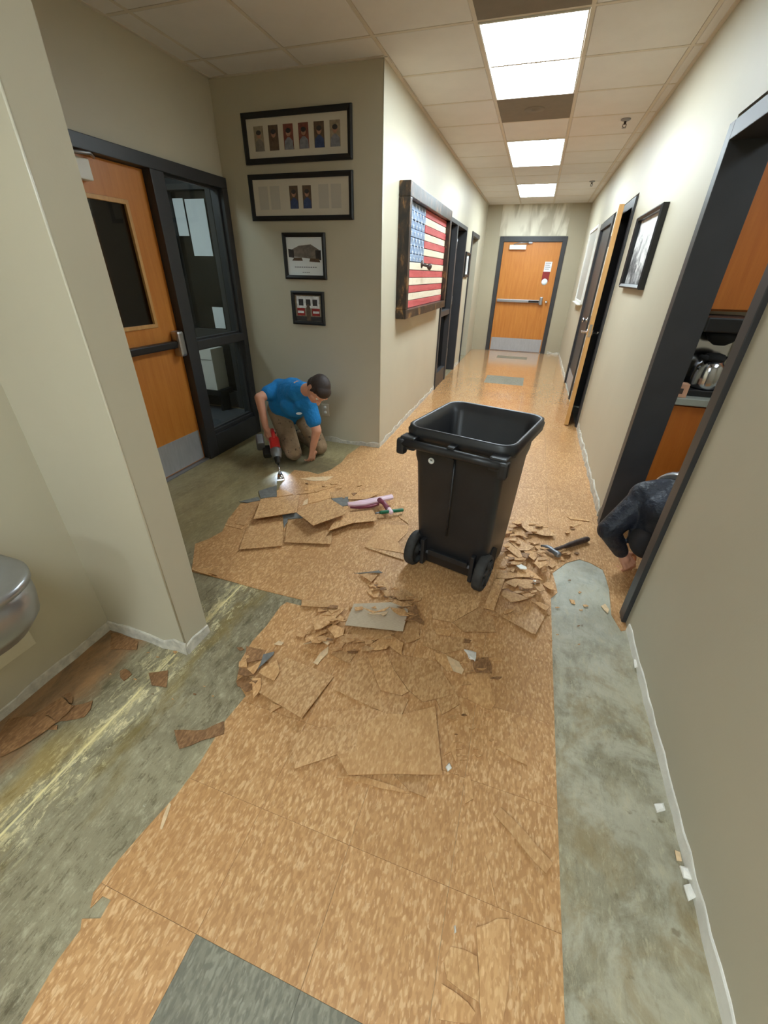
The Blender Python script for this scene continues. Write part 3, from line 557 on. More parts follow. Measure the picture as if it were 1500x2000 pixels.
LOOSE = [
(0,'flat tan tile at the left rim of the back heap, tucked under the tilted tile',None,[[-1.672,1.919,.0069],[-1.602,1.92,.0069],[-1.626,1.977,.0069],[-1.703,2.278,.0069],[-1.756,2.209,.0069],[-1.747,2.108,.0069]]),
(0,'tan tile with a white dusty patch at the front left of the back heap',None,[[-1.456,1.658,.0209],[-1.23,1.782,.0197],[-1.376,2.052,.0113],[-1.604,1.986,.0109]]),
(0,'tan tile at the front centre of the back heap beside the dusty tile',None,[[-1.234,1.818,.0221],[-.949,1.899,.0229],[-1.006,2.041,.0172],[-1.153,2.037,.0155],[-1.28,2.139,.0109],[-1.369,2.097,.0112]]),
(1,'pale tan tile lying flat at the back of the heap nearest the worker',None,[[-1.477,2.608,.0069],[-1.278,2.682,.0069],[-1.203,2.504,.0069],[-1.277,2.396,.0069],[-1.339,2.343,.0069]]),
(0,'tan tile piece bordering the grey strip at the back of the heap',None,[[-1.261,2.555,.0105],[-1.143,2.647,.0105],[-1.097,2.536,.0105],[-1.201,2.467,.0105]]),
(3,'grey backed tile piece turned face down in the back heap',None,[[-1.206,2.458,.0141],[-1.094,2.53,.0141],[-1.04,2.411,.0141],[-1.1,2.351,.0141]]),
(3,'grey tile piece showing between the two front tiles of the back heap',None,[[-1.425,2.114,.0193],[-1.339,2.181,.0193],[-1.266,2.124,.0193],[-1.358,2.078,.0193],[-1.322,1.969,.0193]]),
(3,'dark grey tile corner at the left of the back heap under the chisel tip',None,[[-1.796,2.39,.0069],[-1.715,2.52,.0069],[-1.615,2.355,.0069],[-1.715,2.29,.0069]]),
(3,'thin grey tile splinter at the far left edge of the back heap',None,[[-1.831,2.184,.0105],[-1.741,2.298,.0105],[-1.697,2.254,.0105],[-1.763,2.19,.0105]]),
(1,'small brown chip beside the dark grey tile corner',None,[[-1.671,2.447,.0069],[-1.605,2.471,.0069],[-1.518,2.429,.0069],[-1.607,2.35,.0069]]),
(0,'whole tan tile tilted up at its front edge, left back of the heap',None,[[-1.541,1.946,.0569],[-1.32,2.134,.0492],[-1.444,2.402,.0289],[-1.672,2.237,.0338]]),
(1,'long narrow tan tile strip behind the pink scraper',None,[[-1.123,2.598,.0113],[-.917,2.69,.0109],[-.899,2.658,.0119],[-1.101,2.546,.0129]]),
(1,'pointed tan tile strip behind the pink scraper',None,[[-1.1,2.543,.0167],[-.898,2.651,.0155],[-.881,2.665,.0153],[-.946,2.538,.019],[-1.074,2.482,.0193]]),
(1,'small wedge of tan tile at the left tip of the pink scraper',None,[[-1.07,2.478,.0121],[-.973,2.509,.0121],[-1.022,2.448,.0121],[-1.054,2.444,.0121]]),
(0,'long tan tile piece with a raised shadowed front edge beside the pink scraper',None,[[-1.008,1.986,.0553],[-.898,2.145,.0461],[-.775,2.218,.0441],[-.763,2.247,.0423],[-.84,2.377,.0314],[-.978,2.286,.0341],[-1.02,2.343,.0293],[-1.025,2.123,.0444]]),
(0,'large five sided tan tile tilted on top of the back heap',None,[[-1.297,2.096,.0745],[-1.105,1.969,.0853],[-.972,2.187,.076],[-1.019,2.276,.0706],[-1.175,2.373,.0633],[-1.289,2.167,.0711]]),
(1,'small pale square chip on the corner of the five sided tile',None,[[-1.09,2.371,.0105],[-1.085,2.416,.0105],[-1.036,2.39,.0105],[-1.036,2.329,.0105]]),
(4,'white faced chip between the tilted tile and the pale tile',None,[[-1.387,2.359,.0069],[-1.378,2.408,.0069],[-1.342,2.332,.0069],[-1.365,2.301,.0069]]),
(4,'crumpled pale strip of torn backing just in front of the worker',None,[[-1.607,2.689,.0069],[-1.512,2.762,.0069],[-1.357,2.833,.0069],[-1.379,2.739,.0069],[-1.468,2.698,.0069]]),
(1,'pale tan tile lying beside the left wheel of the bin',None,[[-.745,1.955,.0116],[-.734,2.252,.0069],[-.551,2.301,.0071],[-.535,2.21,.0086],[-.562,2.078,.0106],[-.485,1.973,.0129],[-.708,1.961,.0117]]),
(0,'narrow tan sliver along the front of the tile at the left wheel',None,[[-.74,1.952,.0129],[-.469,1.905,.0129],[-.497,1.962,.0129],[-.706,1.957,.0129]]),
(1,'tan tile corner poking out behind the bin below the green handle',None,[[-.656,2.394,.0081],[-.653,2.445,.0069],[-.584,2.405,.0085],[-.56,2.317,.0109]]),
(1,'single small tan chip in front of the front centre tile',None,[[-1.113,1.809,.0069],[-1.108,1.848,.0069],[-1.074,1.855,.0069],[-1.08,1.811,.0069]]),
(1,'single small pale chip on the tiles between the two heaps',None,[[-1.09,1.679,.0069],[-1.086,1.714,.0069],[-1.067,1.721,.0069],[-1.073,1.673,.0069]]),
(1,'tan tile corner at the sawn edge next to the wall corner',None,[[-1.601,1.412,.0069],[-1.48,1.495,.0069],[-1.444,1.467,.0069],[-1.466,1.406,.0069],[-1.508,1.406,.0069]]),
(1,'small tan chip on the sawn tile corner by the wall end',None,[[-1.491,1.417,.0105],[-1.494,1.47,.0105],[-1.467,1.49,.0105],[-1.43,1.414,.0105]]),
(0,'thin tan splinter at the left rim of the back heap',None,[[-1.736,1.899,.0069],[-1.585,1.899,.0069],[-1.583,1.873,.0069],[-1.723,1.876,.0069]]),
(1,'curled tan splinter at the back of the heap in front of the kneeling worker',None,[[-1.486,2.436,.0105],[-1.407,2.558,.0105],[-1.339,2.68,.0105],[-1.262,2.66,.0105],[-1.379,2.503,.0105]]),
(0,'large whole tan tile turned askew left of the front heap',None,[[-.783,.843,.0254],[-.563,.794,.0375],[-.531,1.016,.0179],[-.774,1.044,.0089],[-.819,.916,.0179]]),
(2,'brown tile corner at the left bare floor edge, back of the small pile',None,[[-.982,1.041,.0069],[-.884,1.048,.0091],[-.868,.995,.0142],[-.919,.958,.0159],[-.945,.981,.0131]]),
(1,'small tan chip overhanging the left bare floor edge',None,[[-.955,.95,.0173],[-.937,.977,.0141],[-.9,.933,.0231],[-.938,.924,.0226]]),
(2,'dark brown broken tile piece at the left bare floor edge',None,[[-.912,.867,.0102],[-.898,.906,.0069],[-.842,.885,.0107],[-.82,.849,.0151],[-.839,.834,.0159],[-.893,.848,.0126]]),
(2,'brown tile splinter between the chips at the left bare floor edge',None,[[-.916,.888,.028],[-.931,.921,.0213],[-.894,.928,.0224],[-.848,.905,.0292],[-.877,.889,.0303]]),
(1,'tan tile shard on top of the pile at the left bare floor edge',None,[[-.894,.924,.0268],[-.864,.987,.0213],[-.854,.944,.0261],[-.851,.906,.0303]]),
(1,'five sided tan shard resting on the corner of the askew tile',None,[[-.833,.921,.0296],[-.75,.907,.0329],[-.754,.954,.0292],[-.803,1.009,.0239],[-.837,.943,.0279]]),
(1,'curved tan shard at the left corner of the askew tile',None,[[-.846,.891,.0285],[-.813,.902,.0285],[-.785,.862,.0325],[-.782,.806,.0375],[-.806,.834,.0344]]),
(1,'pale triangular chip in front of the askew tile',None,[[-.715,.822,.0239],[-.665,.818,.0272],[-.689,.774,.0329]]),
(4,'single pale flake behind the askew tile',None,[[-.865,1.088,.0136],[-.86,1.118,.0069],[-.829,1.113,.0107],[-.829,1.091,.0159]]),
(3,'thin dark tile splinter standing behind the five sided shard',None,[[-.87,1.01,.0299],[-.833,1.042,.0285],[-.827,1.025,.0299],[-.844,.939,.0361],[-.842,.922,.0375]]),
(2,'large lone brown tile piece on the bare floor beside the left tile edge',None,[[-.896,.651,.0069],[-.851,.703,.0069],[-.819,.661,.0069],[-.935,.563,.0069],[-1.003,.613,.0069]]),
(2,'small square brown chip on the yellow glue line by the wall corner',None,[[-1.29,.781,.0069],[-1.222,.819,.0069],[-1.166,.75,.0069],[-1.231,.738,.0069]]),
(2,'small round brown chip on bare floor left of the glue line',None,[[-1.413,.75,.0069],[-1.401,.765,.0069],[-1.351,.752,.0069],[-1.355,.716,.0069],[-1.387,.726,.0069]]),
(2,'brown tile remnant in the floor corner of the fountain recess',None,[[-1.634,.901,.0069],[-1.525,.909,.0069],[-1.472,.902,.0069],[-1.438,.863,.0069],[-1.549,.825,.0069]]),
(2,'curled brown chip standing up in the fountain recess',None,[[-1.527,.586,.0069],[-1.517,.604,.0069],[-1.484,.591,.0069],[-1.462,.57,.0069],[-1.476,.568,.0069]]),
(2,'narrow brown splinter in the fountain recess below the wall patch',None,[[-1.509,.5,.0093],[-1.498,.507,.0089],[-1.435,.499,.0121],[-1.439,.491,.0129]]),
(2,'broad brown tile remnant on the recess floor near the glue line',None,[[-1.442,.5,.0069],[-1.447,.566,.0069],[-1.397,.607,.0069],[-1.371,.574,.0069],[-1.366,.544,.0069],[-1.418,.51,.0069]]),
(2,'small brown chip in front of the splinter in the recess',None,[[-1.453,.461,.0069],[-1.452,.48,.0069],[-1.43,.487,.0069],[-1.416,.474,.0069]]),
(2,'large brown tile remnant at the left picture edge of the recess',None,[[-1.59,.394,.0141],[-1.62,.443,.0141],[-1.567,.47,.0141],[-1.506,.499,.0141],[-1.438,.49,.0141],[-1.455,.42,.0141],[-1.481,.365,.0141],[-1.497,.335,.0141]]),
(2,'brown tile remnant in the middle of the recess floor',None,[[-1.553,.479,.0141],[-1.518,.574,.0141],[-1.466,.563,.0141],[-1.438,.562,.0141],[-1.437,.499,.0141],[-1.495,.503,.0141]]),
(1,'narrow tan strip along the sawn edge left of the front heap',None,[[-.889,1.397,.0069],[-.73,1.448,.0081],[-.721,1.386,.0231],[-.864,1.347,.0206]]),
(1,'tan wedge at the right end of the narrow strip',None,[[-.731,1.401,.0207],[-.723,1.441,.017],[-.643,1.397,.0244],[-.713,1.357,.026]]),
(1,'tan chip at the left tip of the front heap',None,[[-.813,1.199,.0069],[-.758,1.209,.0083],[-.752,1.167,.0159],[-.794,1.165,.0138]]),
(0,'tan tile piece below the left half of the front heap',None,[[-.593,1.124,.0102],[-.591,1.158,.0069],[-.49,1.16,.0102],[-.496,1.102,.0159]]),
(4,'pale flake strip below the left half of the front heap',None,[[-.647,1.054,.0149],[-.645,1.112,.0104],[-.625,1.165,.0069],[-.61,1.124,.0104],[-.624,1.049,.0159]]),
(1,'narrow tan shard left below the shiny slab',None,[[-.612,1.242,.0069],[-.579,1.239,.0082],[-.559,1.203,.012],[-.561,1.161,.0159]]),
(0,'broad tan shard at the upper left of the front heap',None,[[-.64,1.396,.0262],[-.665,1.256,.0492],[-.684,1.207,.0571],[-.706,1.193,.0584],[-.76,1.266,.0412],[-.714,1.347,.0301]]),
(1,'tan shard in the middle left of the front heap',None,[[-.665,1.242,.0286],[-.652,1.285,.0254],[-.589,1.269,.0286],[-.579,1.228,.0325],[-.607,1.197,.0344]]),
(4,'pale forked flake at the left of the front heap',None,[[-.729,1.118,.0321],[-.671,1.207,.0141],[-.619,1.199,.0209],[-.621,1.149,.0339],[-.662,1.169,.0249]]),
(1,'long tan flake above the pale forked flake',None,[[-.734,1.147,.0397],[-.68,1.23,.0294],[-.66,1.221,.032],[-.715,1.122,.0452]]),
(1,'tan splinter left of the shiny slab',None,[[-.687,1.289,.0308],[-.649,1.352,.0254],[-.613,1.331,.029],[-.646,1.271,.0344]]),
(0,'flat tan tile right of the front heap, under the chips',None,[[-.213,1.31,.0128],[-.222,1.413,.0069],[-.1,1.405,.0096],[-.011,1.429,.01],[-.02,1.357,.0139],[-.104,1.295,.0159]]),
(0,'left tile of the fan of tiles in front of the front heap',None,[[-.498,.962,.0121],[-.256,.928,.0157],[-.21,.94,.0159],[-.202,1.018,.0135],[-.235,1.027,.0128],[-.324,1.022,.0121],[-.439,1.174,.0069],[-.489,1.12,.0078]]),
(0,'right hand tile of the fan of tiles before the front heap',None,[[-.373,1.234,.0069],[-.287,1.225,.0092],[-.135,1.24,.0116],[-.025,1.101,.0236],[-.081,1.061,.0251],[-.144,1.019,.0267],[-.212,1.053,.0224],[-.304,1.139,.0143]]),
(0,'middle tile of the fan, with a whitish scuffed corner',None,[[-.436,1.167,.0167],[-.425,1.197,.015],[-.371,1.228,.0141],[-.303,1.133,.0225],[-.209,1.041,.0321],[-.231,1.013,.0339],[-.319,1.009,.0317]]),
(1,'tan tile edge sticking out under the shiny slab',None,[[-.561,1.278,.0196],[-.516,1.195,.0411],[-.427,1.246,.0367],[-.355,1.319,.0261],[-.39,1.35,.0169]]),
(1,'tan shard right below the shiny slab',None,[[-.335,1.43,.0069],[-.26,1.423,.0107],[-.235,1.339,.022],[-.281,1.286,.0267],[-.312,1.319,.021]]),
(1,'pale broken shard in front of the shiny slab',None,[[-.435,1.196,.0517],[-.376,1.302,.0362],[-.294,1.26,.0489],[-.282,1.184,.0644],[-.315,1.201,.0587],[-.352,1.225,.0517],[-.357,1.197,.0566]]),
(0,'broad tan tile in the shadow below the bin',None,[[-.252,1.637,.0085],[-.076,1.744,.0069],[.006,1.742,.008],[.001,1.65,.0113],[-.107,1.497,.0159],[-.203,1.49,.0148]]),
(0,'triangular tan tile in front of the right wheel',None,[[-.106,1.495,.0173],[.009,1.655,.0069],[.076,1.612,.0126],[.101,1.497,.0239],[-.045,1.446,.0239]]),
(3,'narrow grey strip behind the front heap',None,[[-.707,1.679,.0231],[-.554,1.739,.0215],[-.586,1.768,.0089],[-.638,1.721,.0178]]),
(1,'tan triangle chip right in front of the narrow grey strip',None,[[-.683,1.69,.0182],[-.574,1.715,.0195],[-.585,1.635,.0272]]),
(1,'small tan chip behind the shiny slab',None,[[-.59,1.575,.0107],[-.557,1.631,.0069],[-.522,1.599,.0107],[-.514,1.543,.0159],[-.536,1.537,.0157]]),
(1,'tiny tan chip at the back of the front heap',None,[[-.603,1.633,.0069],[-.559,1.636,.0102],[-.581,1.606,.0159]]),
(1,'upright tan shard at the back of the front heap',None,[[-.569,1.665,.0094],[-.525,1.698,.0069],[-.483,1.64,.0175],[-.442,1.527,.0375],[-.479,1.555,.031]]),
(0,'pointed tan shard at the back right of the front heap',None,[[-.4,1.535,.0411],[-.312,1.578,.0382],[-.395,1.662,.0109],[-.442,1.584,.0253]]),
(5,'glossy grey slab catching the ceiling light on top of the front heap',None,[[-.588,1.274,.0498],[-.316,1.328,.0502],[-.329,1.477,.0487],[-.427,1.497,.0482],[-.603,1.423,.0483]]),
(1,'tan crumb on the left end of the shiny slab',None,[[-.588,1.394,.0547],[-.553,1.417,.0526],[-.541,1.391,.059],[-.572,1.368,.0616]]),
(1,'thin curved shard across the shiny slab',None,[[-.548,1.402,.0602],[-.473,1.391,.0668],[-.42,1.457,.0586],[-.433,1.413,.0655],[-.484,1.376,.0688]]),
(0,'tan shard at the back edge of the shiny slab',None,[[-.49,1.488,.03],[-.454,1.549,.0227],[-.426,1.53,.0271],[-.457,1.488,.0317]]),
(4,'pale splinter lying on the shiny slab',None,[[-.507,1.365,.0663],[-.418,1.418,.0604],[-.427,1.37,.0728],[-.444,1.382,.0678]]),
(0,'tan shard over the right end of the shiny slab',None,[[-.424,1.489,.0428],[-.422,1.537,.0359],[-.323,1.515,.0442],[-.314,1.481,.0497],[-.38,1.485,.0456]]),
(1,'crescent shard on the right half of the shiny slab',None,[[-.417,1.448,.0604],[-.393,1.42,.0695],[-.354,1.393,.08],[-.31,1.402,.0818],[-.352,1.461,.063]]),
(2,'brown shard at the right end of the shiny slab',None,[[-.328,1.448,.0749],[-.301,1.51,.0624],[-.267,1.43,.0849],[-.285,1.421,.0854]]),
(2,'brown forked shard right of the shiny slab',None,[[-.323,1.374,.0748],[-.269,1.446,.0624],[-.23,1.393,.0782],[-.226,1.365,.0854],[-.27,1.386,.0764]]),
(1,'pale oval chip right of the front heap',None,[[-.186,1.431,.0146],[-.149,1.448,.0141],[-.1,1.429,.0189],[-.105,1.397,.0231],[-.167,1.39,.021]]),
(1,'tan flake left of the white plaster lump',None,[[-.154,1.285,.0141],[-.099,1.292,.0151],[-.052,1.208,.0231],[-.082,1.198,.0231],[-.137,1.246,.0176]]),
(4,'pale ragged flake left of the white plaster lump',None,[[-.098,1.285,.0161],[-.039,1.265,.022],[-.011,1.222,.0299],[-.016,1.195,.0339],[-.052,1.2,.0311]]),
(6,'white plaster lump right of the front heap',None,[[-.028,1.351,.0109],[.028,1.344,.0191],[.029,1.277,.0411],[.001,1.291,.0334]]),
(0,'flat tan tile behind the left half of the big flat tile',None,[[-.461,.803,.0181],[-.484,.862,.0148],[-.335,.93,.0141],[-.251,.937,.0151],[-.357,.859,.0171]]),
(0,'flat tan tile at the left of the big flat tile',None,[[-.502,.629,.0233],[-.581,.733,.0203],[-.465,.801,.0197],[-.356,.858,.0193],[-.322,.749,.0219],[-.386,.72,.022],[-.458,.664,.0228]]),
(1,'long tapered splinter below the big flat tile',None,[[-.363,.657,.0072],[-.281,.689,.0069],[-.108,.69,.0107],[-.115,.685,.0109],[-.249,.671,.0088]]),
(0,'triangular tan piece below the big flat tile',None,[[-.181,.731,.0069],[-.11,.697,.0097],[-.054,.694,.0109],[-.061,.759,.0075]]),
(1,'big flat tan tile in the middle of the floor in front of the fan',None,[[-.384,.72,.0242],[-.32,.669,.0263],[-.179,.721,.0262],[-.016,.773,.0263],[-.093,1.02,.0193],[-.206,.944,.0201],[-.258,.931,.02],[-.356,.857,.021],[-.323,.752,.0239]]),
(6,'white plaster crumb at the right edge of the big flat tile',None,[[-.01,.808,.0159],[-.001,.83,.0109],[.011,.811,.0172],[.0,.794,.0209]]),
(0,'tan chip at the upper right corner of the big flat tile',None,[[-.095,1.052,.0197],[-.024,1.11,.0184],[-.002,1.061,.0205],[-.06,.993,.0224]]),
(1,'forked tan splinter right of the big flat tile',None,[[-.027,.844,.0098],[.003,.927,.0069],[.023,.835,.0109],[-.002,.87,.0091]]),
(1,'tall smooth tan tile piece right of the fan of tiles',None,[[.008,1.223,.0078],[.042,1.249,.0069],[.094,1.26,.0073],[.118,1.151,.0153],[.133,1.111,.0186],[.121,1.076,.0209],[.068,1.085,.0189],[.027,1.097,.0169],[.013,1.151,.0127]]),
(2,'square brown tile piece below the white plaster lump',None,[[.019,1.275,.0317],[.041,1.221,.0371],[.106,1.24,.0374],[.093,1.307,.0312],[.039,1.31,.0294]]),
(1,'pale triangular chip between the big flat tile and the right bare floor',None,[[.151,.933,.0099],[.209,1.02,.0069],[.248,.95,.0107],[.263,.909,.0129],[.215,.915,.0118]]),
(1,'short tan splinter standing right of the white plaster crumb',None,[[.055,.795,.0074],[.075,.811,.0069],[.096,.74,.0118],[.071,.715,.0129]]),
(1,'straight tan strip lying diagonally near the right bare floor',None,[[.166,.714,.0116],[.185,.743,.0109],[.341,.643,.016],[.32,.61,.0169]]),
(0,'thin tan sliver above the wide pale plank at the bottom edge',None,[[.15,.601,.0071],[.159,.613,.0069],[.198,.497,.0109],[.194,.495,.0109]]),
(1,'pale tan piece left of the wide plank at the bottom edge',None,[[.086,.378,.0069],[.152,.382,.0076],[.164,.337,.0096],[.165,.307,.0109],[.087,.319,.0093],[.074,.345,.008]]),
(1,'pale tan corner piece at the bottom edge below its neighbour',None,[[.075,.308,.0069],[.142,.298,.0088],[.16,.288,.0099],[.151,.269,.0109],[.081,.251,.0106]]),
(1,'wide pale plank of tile at the bottom edge',None,[[.144,.435,.0093],[.196,.471,.0089],[.225,.479,.009],[.231,.431,.0101],[.232,.36,.012],[.221,.29,.0139],[.176,.275,.0139],[.163,.344,.0118]]),
(6,'tiny white plaster crumb above the pale pieces at the bottom edge',None,[[.087,.419,.0075],[.091,.422,.0069],[.095,.409,.0102],[.091,.405,.0109]]),
(4,'thin white splinter on the tiles near the left bare floor',None,[[-.841,.411,.0069],[-.832,.411,.0069],[-.807,.346,.0069],[-.815,.346,.0069]]),
(0,'broad tan tile under the right hand shards, with a long dark edge',None,[[.08,1.655,.0141],[.222,1.781,.0115],[.249,1.81,.0109],[.303,1.788,.0123],[.346,1.745,.0143],[.285,1.548,.0209],[.269,1.547,.0207],[.116,1.622,.0158]]),
(0,'broad tan shard behind the shard heap, furthest from the camera',None,[[.156,2.593,.0122],[.222,2.48,.0236],[.268,2.466,.0262],[.332,2.451,.0296],[.409,2.475,.0299],[.326,2.613,.0156],[.224,2.66,.0089]]),
(0,'tan shard at the back left of the shard heap',None,[[.103,2.326,.0144],[.115,2.327,.0148],[.181,2.224,.0295],[.236,2.24,.0299],[.273,2.31,.0232],[.211,2.338,.0173],[.158,2.395,.0089]]),
(1,'long tan shard beside the right side of the bin',None,[[.078,2.245,.0295],[.142,2.16,.0424],[.179,2.113,.0499],[.199,2.127,.0491],[.186,2.203,.0391],[.115,2.299,.0249]]),
(1,'tan shard second in front of the bin side',None,[[.111,2.141,.0319],[.171,2.076,.0497],[.203,2.083,.0505],[.227,2.137,.0412],[.18,2.124,.0404],[.144,2.18,.0265]]),
(1,'short tan shard left of the hammer head',None,[[.274,2.321,.0159],[.322,2.231,.0359],[.336,2.271,.0292],[.293,2.345,.0129]]),
(1,'five sided tan shard in the middle of the shard heap',None,[[.209,2.225,.0254],[.247,2.15,.0406],[.267,2.122,.0469],[.288,2.172,.0393],[.285,2.237,.028],[.243,2.253,.0229]]),
(1,'tan shard just in front of the hammer head',None,[[.281,2.24,.029],[.314,2.177,.0424],[.35,2.14,.0517],[.337,2.23,.0344],[.3,2.254,.0277]]),
(1,'square tan shard in the right centre of the shard heap',None,[[.264,2.063,.0661],[.292,2.005,.0773],[.34,2.087,.0666],[.315,2.155,.0544],[.286,2.152,.0533]]),
(1,'broad tan shard at the front left of the shard heap',None,[[.071,1.903,.0287],[.101,1.903,.0314],[.167,1.94,.0283],[.208,1.934,.0329],[.206,2.01,.0155],[.161,2.014,.0109],[.073,1.969,.014]]),
(1,'tan shard behind the white chip in the shard heap',None,[[.165,1.924,.0434],[.206,1.943,.0427],[.263,1.953,.0443],[.314,1.942,.0493],[.27,2.018,.0342],[.234,2.049,.0273],[.192,2.027,.0283]]),
(6,'white oval plaster chip on the shard heap',None,[[.168,2.032,.0485],[.19,2.062,.0437],[.224,2.031,.0533],[.226,2.003,.0597],[.19,1.996,.0584]]),
(1,'tan shard at the front of the shard heap nearest the right wheel',None,[[.115,1.848,.054],[.171,1.805,.0687],[.187,1.848,.0599],[.209,1.913,.0466],[.166,1.911,.0437]]),
(1,'tan shard at the front right of the shard heap',None,[[.266,1.874,.0509],[.294,1.817,.0657],[.324,1.846,.0615],[.304,1.918,.0443],[.275,1.92,.0417]]),
(1,'tan shard at the edge of the right bare floor',None,[[.321,1.951,.0152],[.353,1.904,.0294],[.383,1.901,.0329],[.373,1.996,.0089],[.339,1.984,.0089]]),
(1,'pale tan shard at the very front of the shard heap',None,[[.184,1.832,.0648],[.22,1.806,.0747],[.257,1.825,.0731],[.263,1.925,.0489],[.212,1.92,.0457]]),
(6,'small white plaster crumb on the front shards',None,[[.261,1.931,.0437],[.28,1.938,.0437],[.286,1.91,.0526],[.272,1.882,.0597]]),
(1,'flat tan shard between the strip and the shard heap',None,[[.107,1.804,.0403],[.133,1.824,.0386],[.155,1.805,.0428],[.205,1.79,.0481],[.188,1.865,.0352],[.117,1.874,.0301]]),
(1,'tan shard lying under the hammer handle',None,[[.416,2.315,.0146],[.442,2.283,.0241],[.471,2.28,.0269],[.493,2.317,.0203],[.48,2.364,.0089]]),
(1,'narrow tan shard at the far left of the shard heap',None,[[.114,2.472,.0105],[.15,2.498,.0089],[.207,2.435,.0194],[.227,2.384,.0269],[.155,2.425,.0183]]),
(1,'tan shard at the right end of the broad tile by the bare floor',None,[[.261,1.778,.0205],[.331,1.709,.0415],[.351,1.754,.0329],[.31,1.785,.0226]]),
(1,'small tan shard just right of the long strip',None,[[.119,1.854,.0491],[.17,1.806,.0669],[.184,1.86,.0538],[.142,1.886,.0429]]),
(1,'tan shard right of the lower half of the long strip',None,[[.107,1.72,.0663],[.149,1.673,.0761],[.213,1.713,.0734],[.239,1.739,.0706],[.155,1.771,.0611],[.114,1.776,.0581]]),
(1,'small pale chip below the long strip',None,[[.123,1.629,.0365],[.161,1.675,.0313],[.174,1.663,.0339],[.132,1.615,.0393]]),
(0,'tan chip under the lower end of the long strip',None,[[.027,1.642,.0185],[.068,1.637,.0207],[.108,1.624,.0237],[.105,1.599,.0265],[.048,1.611,.0228]]),
(0,'long straight tan strip leading to the right wheel',None,[[.025,1.61,.0542],[.066,1.884,.0361],[.114,1.896,.0364],[.078,1.604,.0561]]),
(1,'lone tan splinter near the right wall behind the hammer',None,[[.495,2.807,.0069],[.574,2.811,.0082],[.648,2.805,.01],[.639,2.785,.0109],[.52,2.775,.0091]]),
(1,'lone small tan chip between the hammer and the right wall',None,[[.505,2.686,.0069],[.562,2.735,.0069],[.585,2.729,.0069],[.524,2.664,.0069]]),
(4,'pale chip on the right bare floor near the doorway',None,[[.616,1.883,.0069],[.639,1.908,.0069],[.653,1.869,.0069],[.642,1.833,.0069]]),
(1,'tan chip at the foot of the near door jamb',None,[[.689,1.861,.0069],[.712,1.889,.0069],[.719,1.852,.0069],[.695,1.821,.0069]]),
(1,'yellow tan crumb on the right bare floor',None,[[.459,1.882,.0069],[.484,1.882,.0069],[.487,1.85,.0069],[.467,1.851,.0069]]),
(6,'white plaster lump against the right wall base nearest the door jamb',None,[[.709,1.541,.0169],[.737,1.557,.0169],[.738,1.516,.0169],[.705,1.493,.0169]]),
(6,'white plaster lump at the right wall base halfway down',None,[[.661,.914,.0169],[.691,.927,.0169],[.692,.905,.0169],[.665,.89,.0169]]),
(6,'large white plaster lump at the right wall base low in the picture',None,[[.694,.754,.0209],[.715,.756,.0209],[.718,.728,.0209],[.697,.726,.0209]]),
(6,'white plaster lump lowest at the right wall base',None,[[.693,.708,.0189],[.711,.717,.0189],[.718,.689,.0189],[.696,.673,.0189]]),
(4,'pale flake beside the large plaster lump at the right wall base',None,[[.696,.799,.0069],[.71,.798,.0069],[.709,.774,.0069],[.695,.772,.0069]]),
(1,'small tan tile shard in the heap between the bin and the hammer','small shards between bin and hammer',[[.161,2.556,.0253],[.122,2.555,.0204],[.144,2.596,.0079]]),
(1,'small tan tile shard in the heap between the bin and the hammer','small shards between bin and hammer',[[.107,2.028,.0131],[.074,2.031,.0105],[.086,2.05,.0079],[.12,2.053,.0095]]),
(0,'small tan tile shard in the heap between the bin and the hammer','small shards between bin and hammer',[[.198,1.799,.0571],[.218,1.794,.0581],[.192,1.777,.0588],[.16,1.77,.0584],[.165,1.782,.0575]]),
(1,'small tan tile shard in the heap between the bin and the hammer','small shards between bin and hammer',[[.223,1.796,.0298],[.231,1.807,.0291],[.257,1.814,.0292],[.268,1.805,.0304],[.241,1.787,.0312]]),
(1,'small tan tile shard in the heap between the bin and the hammer','small shards between bin and hammer',[[.34,2.096,.054],[.339,2.053,.0726],[.304,2.051,.068],[.317,2.091,.0523]]),
(1,'small tan tile shard in the heap between the bin and the hammer','small shards between bin and hammer',[[.321,2.319,.0267],[.356,2.315,.0321],[.358,2.283,.0429],[.325,2.257,.0476],[.301,2.271,.0401]]),
(1,'small tan tile shard in the heap between the bin and the hammer','small shards between bin and hammer',[[.283,2.25,.0289],[.248,2.257,.0196],[.277,2.294,.0079]]),
(1,'small tan tile shard in the heap between the bin and the hammer','small shards between bin and hammer',[[.099,2.104,.0407],[.143,2.117,.0408],[.145,2.096,.0414],[.103,2.086,.0412]]),
(0,'small tan tile shard in the heap between the bin and the hammer','small shards between bin and hammer',[[.132,2.381,.0311],[.153,2.424,.0207],[.179,2.399,.0308]]),
(1,'small tan tile shard in the heap between the bin and the hammer','small shards between bin and hammer',[[.069,2.38,.0278],[.083,2.455,.0207],[.138,2.431,.0252]]),
(2,'small tan tile shard in the heap between the bin and the hammer','small shards between bin and hammer',[[.245,2.196,.0385],[.23,2.129,.047],[.185,2.148,.0421],[.191,2.187,.0371]]),
(1,'small tan tile shard in the heap between the bin and the hammer','small shards between bin and hammer',[[.237,2.297,.0229],[.202,2.264,.0253],[.188,2.288,.0219]]),
(2,'small tan tile shard in the heap between the bin and the hammer','small shards between bin and hammer',[[.299,1.941,.0459],[.295,1.893,.0643],[.253,1.877,.0649],[.265,1.918,.0502]]),
(1,'small tan tile shard in the heap between the bin and the hammer','small shards between bin and hammer',[[.156,2.297,.0299],[.165,2.323,.0219],[.181,2.318,.0258],[.191,2.294,.0353],[.175,2.275,.0399]]),
